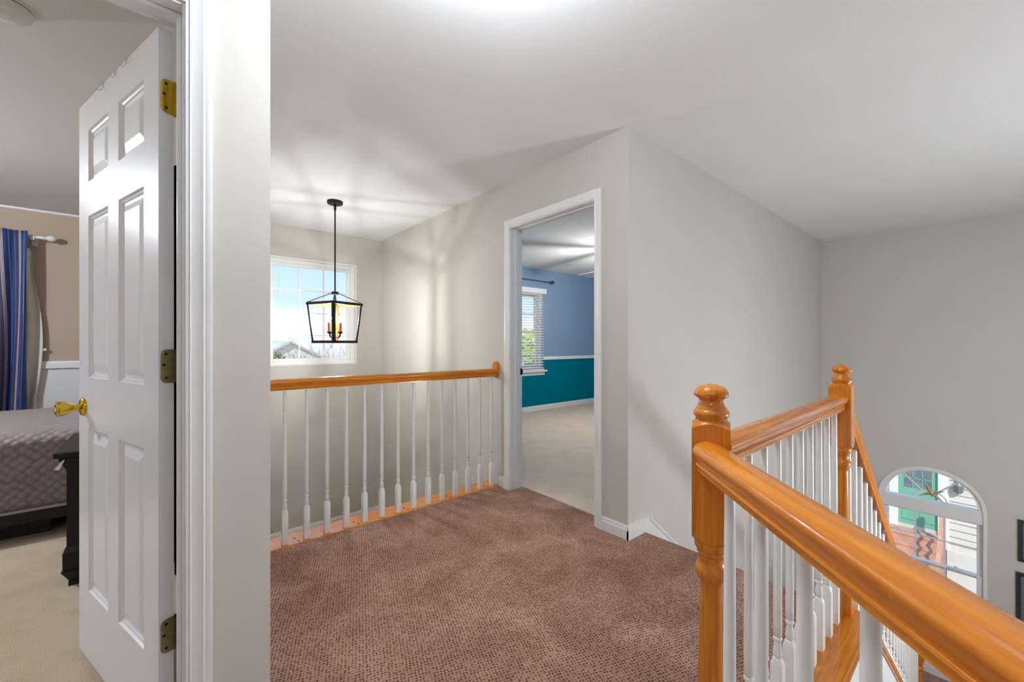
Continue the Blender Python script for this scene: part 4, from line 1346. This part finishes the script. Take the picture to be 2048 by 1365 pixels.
for dz in (0.9, 0.45):
    m = MB(); m.hexa([(HX - 2.1, 0.88, -5.34 + dz - 0.05), (HX - 2.1, 0.94, -5.34 + dz - 0.05), (HX - 0.55, 0.94, -4.34 + dz - 0.05), (HX - 0.55, 0.88, -4.34 + dz - 0.05),
                      (HX - 2.1, 0.88, -5.34 + dz), (HX - 2.1, 0.94, -5.34 + dz), (HX - 0.55, 0.94, -4.34 + dz), (HX - 0.55, 0.88, -4.34 + dz)])
    m.build('rail', 'deck', stp)
ln = thing('wall_lantern', (HX - 0.1, 0.62, -2.9), 'grey wall lantern on the pale siding beside the green door', 'lantern')
m = MB(); m.box(HX - 0.01, HX + 0.012, 0.55, 0.69, -2.95, -2.62); m.tube((HX - 0.01, 0.62, -2.68), (HX - 0.12, 0.62, -2.68), 0.015); m.build('back_plate', 'lantern', ln)
m = MB(); m.lathe([(0.05, -3.02), (0.09, -2.98), (0.11, -2.80), (0.05, -2.72), (0.01, -2.66)], (HX - 0.13, 0.62, 0), n=8); m.build('cage', 'lantern', ln)
m = MB(); m.box(9.0, HX - 0.2, -6, 0.85, -7.0, -6.9)
tag(m.build('mulch_bed', 'sand'), 'tan mulch ground in front of the pale foundation', 'ground', kind='stuff')

# far house and trees through the stairwell window
def far_house(x_, y_, w, d, zb, ze, zr, label):
    t = thing('far_house', (x_, y_, -7), label, 'house')
    m = MB(); m.box(x_ - w / 2, x_ + w / 2, y_, y_ + d, -7, ze)
    m.prism([(x_ - w / 2, ze), (x_ + w / 2, ze), (x_, zr - 0.15)], lambda p, a: (p[0], a, p[1]), y_, y_ + d)
    m.build('wall', 'housewall', t)
    for sg in (-1, 1):
        m = MB()
        ex = x_ + sg * (w / 2 + 0.5); ez = ze - 0.5 * (zr - ze) / (w / 2)
        m.hexa([(x_, y_ - 0.4, zr - 0.2), (ex, y_ - 0.4, ez - 0.2), (ex, y_ + d, ez - 0.2), (x_, y_ + d, zr - 0.2), (x_, y_ - 0.4, zr), (ex, y_ - 0.4, ez), (ex, y_ + d, ez), (x_, y_ + d, zr)])
        m.build('roof_slope', 'roof', t)
    for xx in (-w / 4, w / 4):
        m = MB(); m.box(x_ + xx - 0.5, x_ + xx + 0.5, y_ - 0.04, y_, ze - 2.2, ze - 0.8); m.build('window_pane', 'darkglass', t)
    return t
far_house(9.4, 44.0, 5.2, 9, -7, 0.05, 1.45, 'far pale house with a grey gable roof seen through the stairwell window')

def bare_tree(name, x_, y_, z0, h, spread, n0, seed, mat, label, depth=4, r0=0.06):
    rnd = random.Random(seed)
    mb = MB()
    def grow(p, d, L, r, k):
        q = p + d * L
        mb.tube(p, q, r, r * 0.65, 4)
        if k == 0: return
        for _ in range(3 if k > 1 else 4):
            a = Vector((rnd.uniform(-1, 1), rnd.uniform(-1, 1), rnd.uniform(-0.2, 0.9)))
            nd = (d + a * spread).normalized()
            grow(q - d * (L * rnd.uniform(0, 0.4)), nd, L * rnd.uniform(0.55, 0.85), r * 0.6, k - 1)
    for i in range(n0):
        grow(Vector((x_ + rnd.uniform(-.3, .3), y_ + rnd.uniform(-.3, .3), z0)), Vector((rnd.uniform(-.25, .25), rnd.uniform(-.25, .25), 1)).normalized(), h * 0.38, r0, depth)
    return tag(mb.build(name, mat), label, 'tree')
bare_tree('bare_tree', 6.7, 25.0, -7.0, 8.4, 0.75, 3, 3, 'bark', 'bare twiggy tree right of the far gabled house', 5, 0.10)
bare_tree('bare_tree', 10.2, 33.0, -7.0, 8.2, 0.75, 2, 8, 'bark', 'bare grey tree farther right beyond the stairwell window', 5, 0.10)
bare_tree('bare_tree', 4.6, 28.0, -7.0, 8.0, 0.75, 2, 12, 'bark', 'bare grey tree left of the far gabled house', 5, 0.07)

def leaf_cloud(mb, c, rx, ry, rz, n, s, rnd):
    for _ in range(n):
        while True:
            p = Vector((rnd.uniform(-1, 1), rnd.uniform(-1, 1), rnd.uniform(-1, 1)))
            if 0.15 < p.length < 1: break
        p = Vector((c[0] + p.x * rx, c[1] + p.y * ry, c[2] + p.z * rz))
        u = Vector((rnd.uniform(-1, 1), rnd.uniform(-1, 1), rnd.uniform(-1, 1))).normalized()
        w = u.orthogonal().normalized()
        b = len(mb.v)
        mb.v += [tuple(p - u * s), tuple(p + w * s * 0.5), tuple(p + u * s), tuple(p - w * s * 0.5)]
        mb.addf((b, b + 1, b + 2, b + 3))
rnd = random.Random(5)
lt = thing('leafy_tree', (13.4, 15.5, -7), 'yellow green leafy tree outside the blue room window', 'tree')
m = MB(); leaf_cloud(m, (13.4, 15.5, -0.4), 2.6, 2.2, 2.5, 5200, 0.13, rnd); leaf_cloud(m, (12.6, 15.0, -2.6), 2.4, 2.0, 2.2, 2600, 0.13, rnd); f_ = m.build('foliage', 'leaf', lt); f_['kind'] = 'stuff'
m = MB(); m.tube((13.3, 15.4, -7), (13.4, 15.5, -0.5), 0.16, 0.07, 8)
for i in range(7):
    t = i * 0.9
    m.tube((13.35, 15.45, -3 + 0.3 * i), (13.4 + 1.5 * math.cos(t), 15.5 + 1.4 * math.sin(t), -1.6 + 0.45 * i), 0.05, 0.02, 5)
m.build('trunk', 'bark', lt)
m = MB()
for i in range(60):
    a = rnd.uniform(0, 6.28); hh = rnd.random()
leaf_cloud(m, (5.8, 30.5, -1.6), 0.75, 0.75, 2.2, 1500, 0.12, rnd)
m.tube((5.8, 30.5, -7), (5.8, 30.5, -1), 0.1, 0.04, 6)
tag(m.build('evergreen_shrub', 'evergreen'), 'small green evergreen beside the far gabled house', 'shrub')
m = MB()   # low wooded ridge on the horizon
pts = []
for i in range(61):
    xx = -40 + 3.0 * i
    pts.append((xx, 1.7 + 0.5 * math.sin(i * 0.9) + 0.4 * math.sin(i * 2.3)))
for i in range(60):
    (a, za), (b, zb) = pts[i], pts[i + 1]
    m.hexa([(a, 118, -7), (b, 118, -7), (b, 126, -7), (a, 126, -7), (a, 121, za + 0.9), (b, 121, zb + 0.9), (b, 125, zb + 0.9), (a, 125, za + 0.9)])
tag(m.build('wooded_ridge', 'hedge'), 'low wooded ridge in haze-paled grey along the horizon beyond the stairwell window', 'hill', kind='stuff')
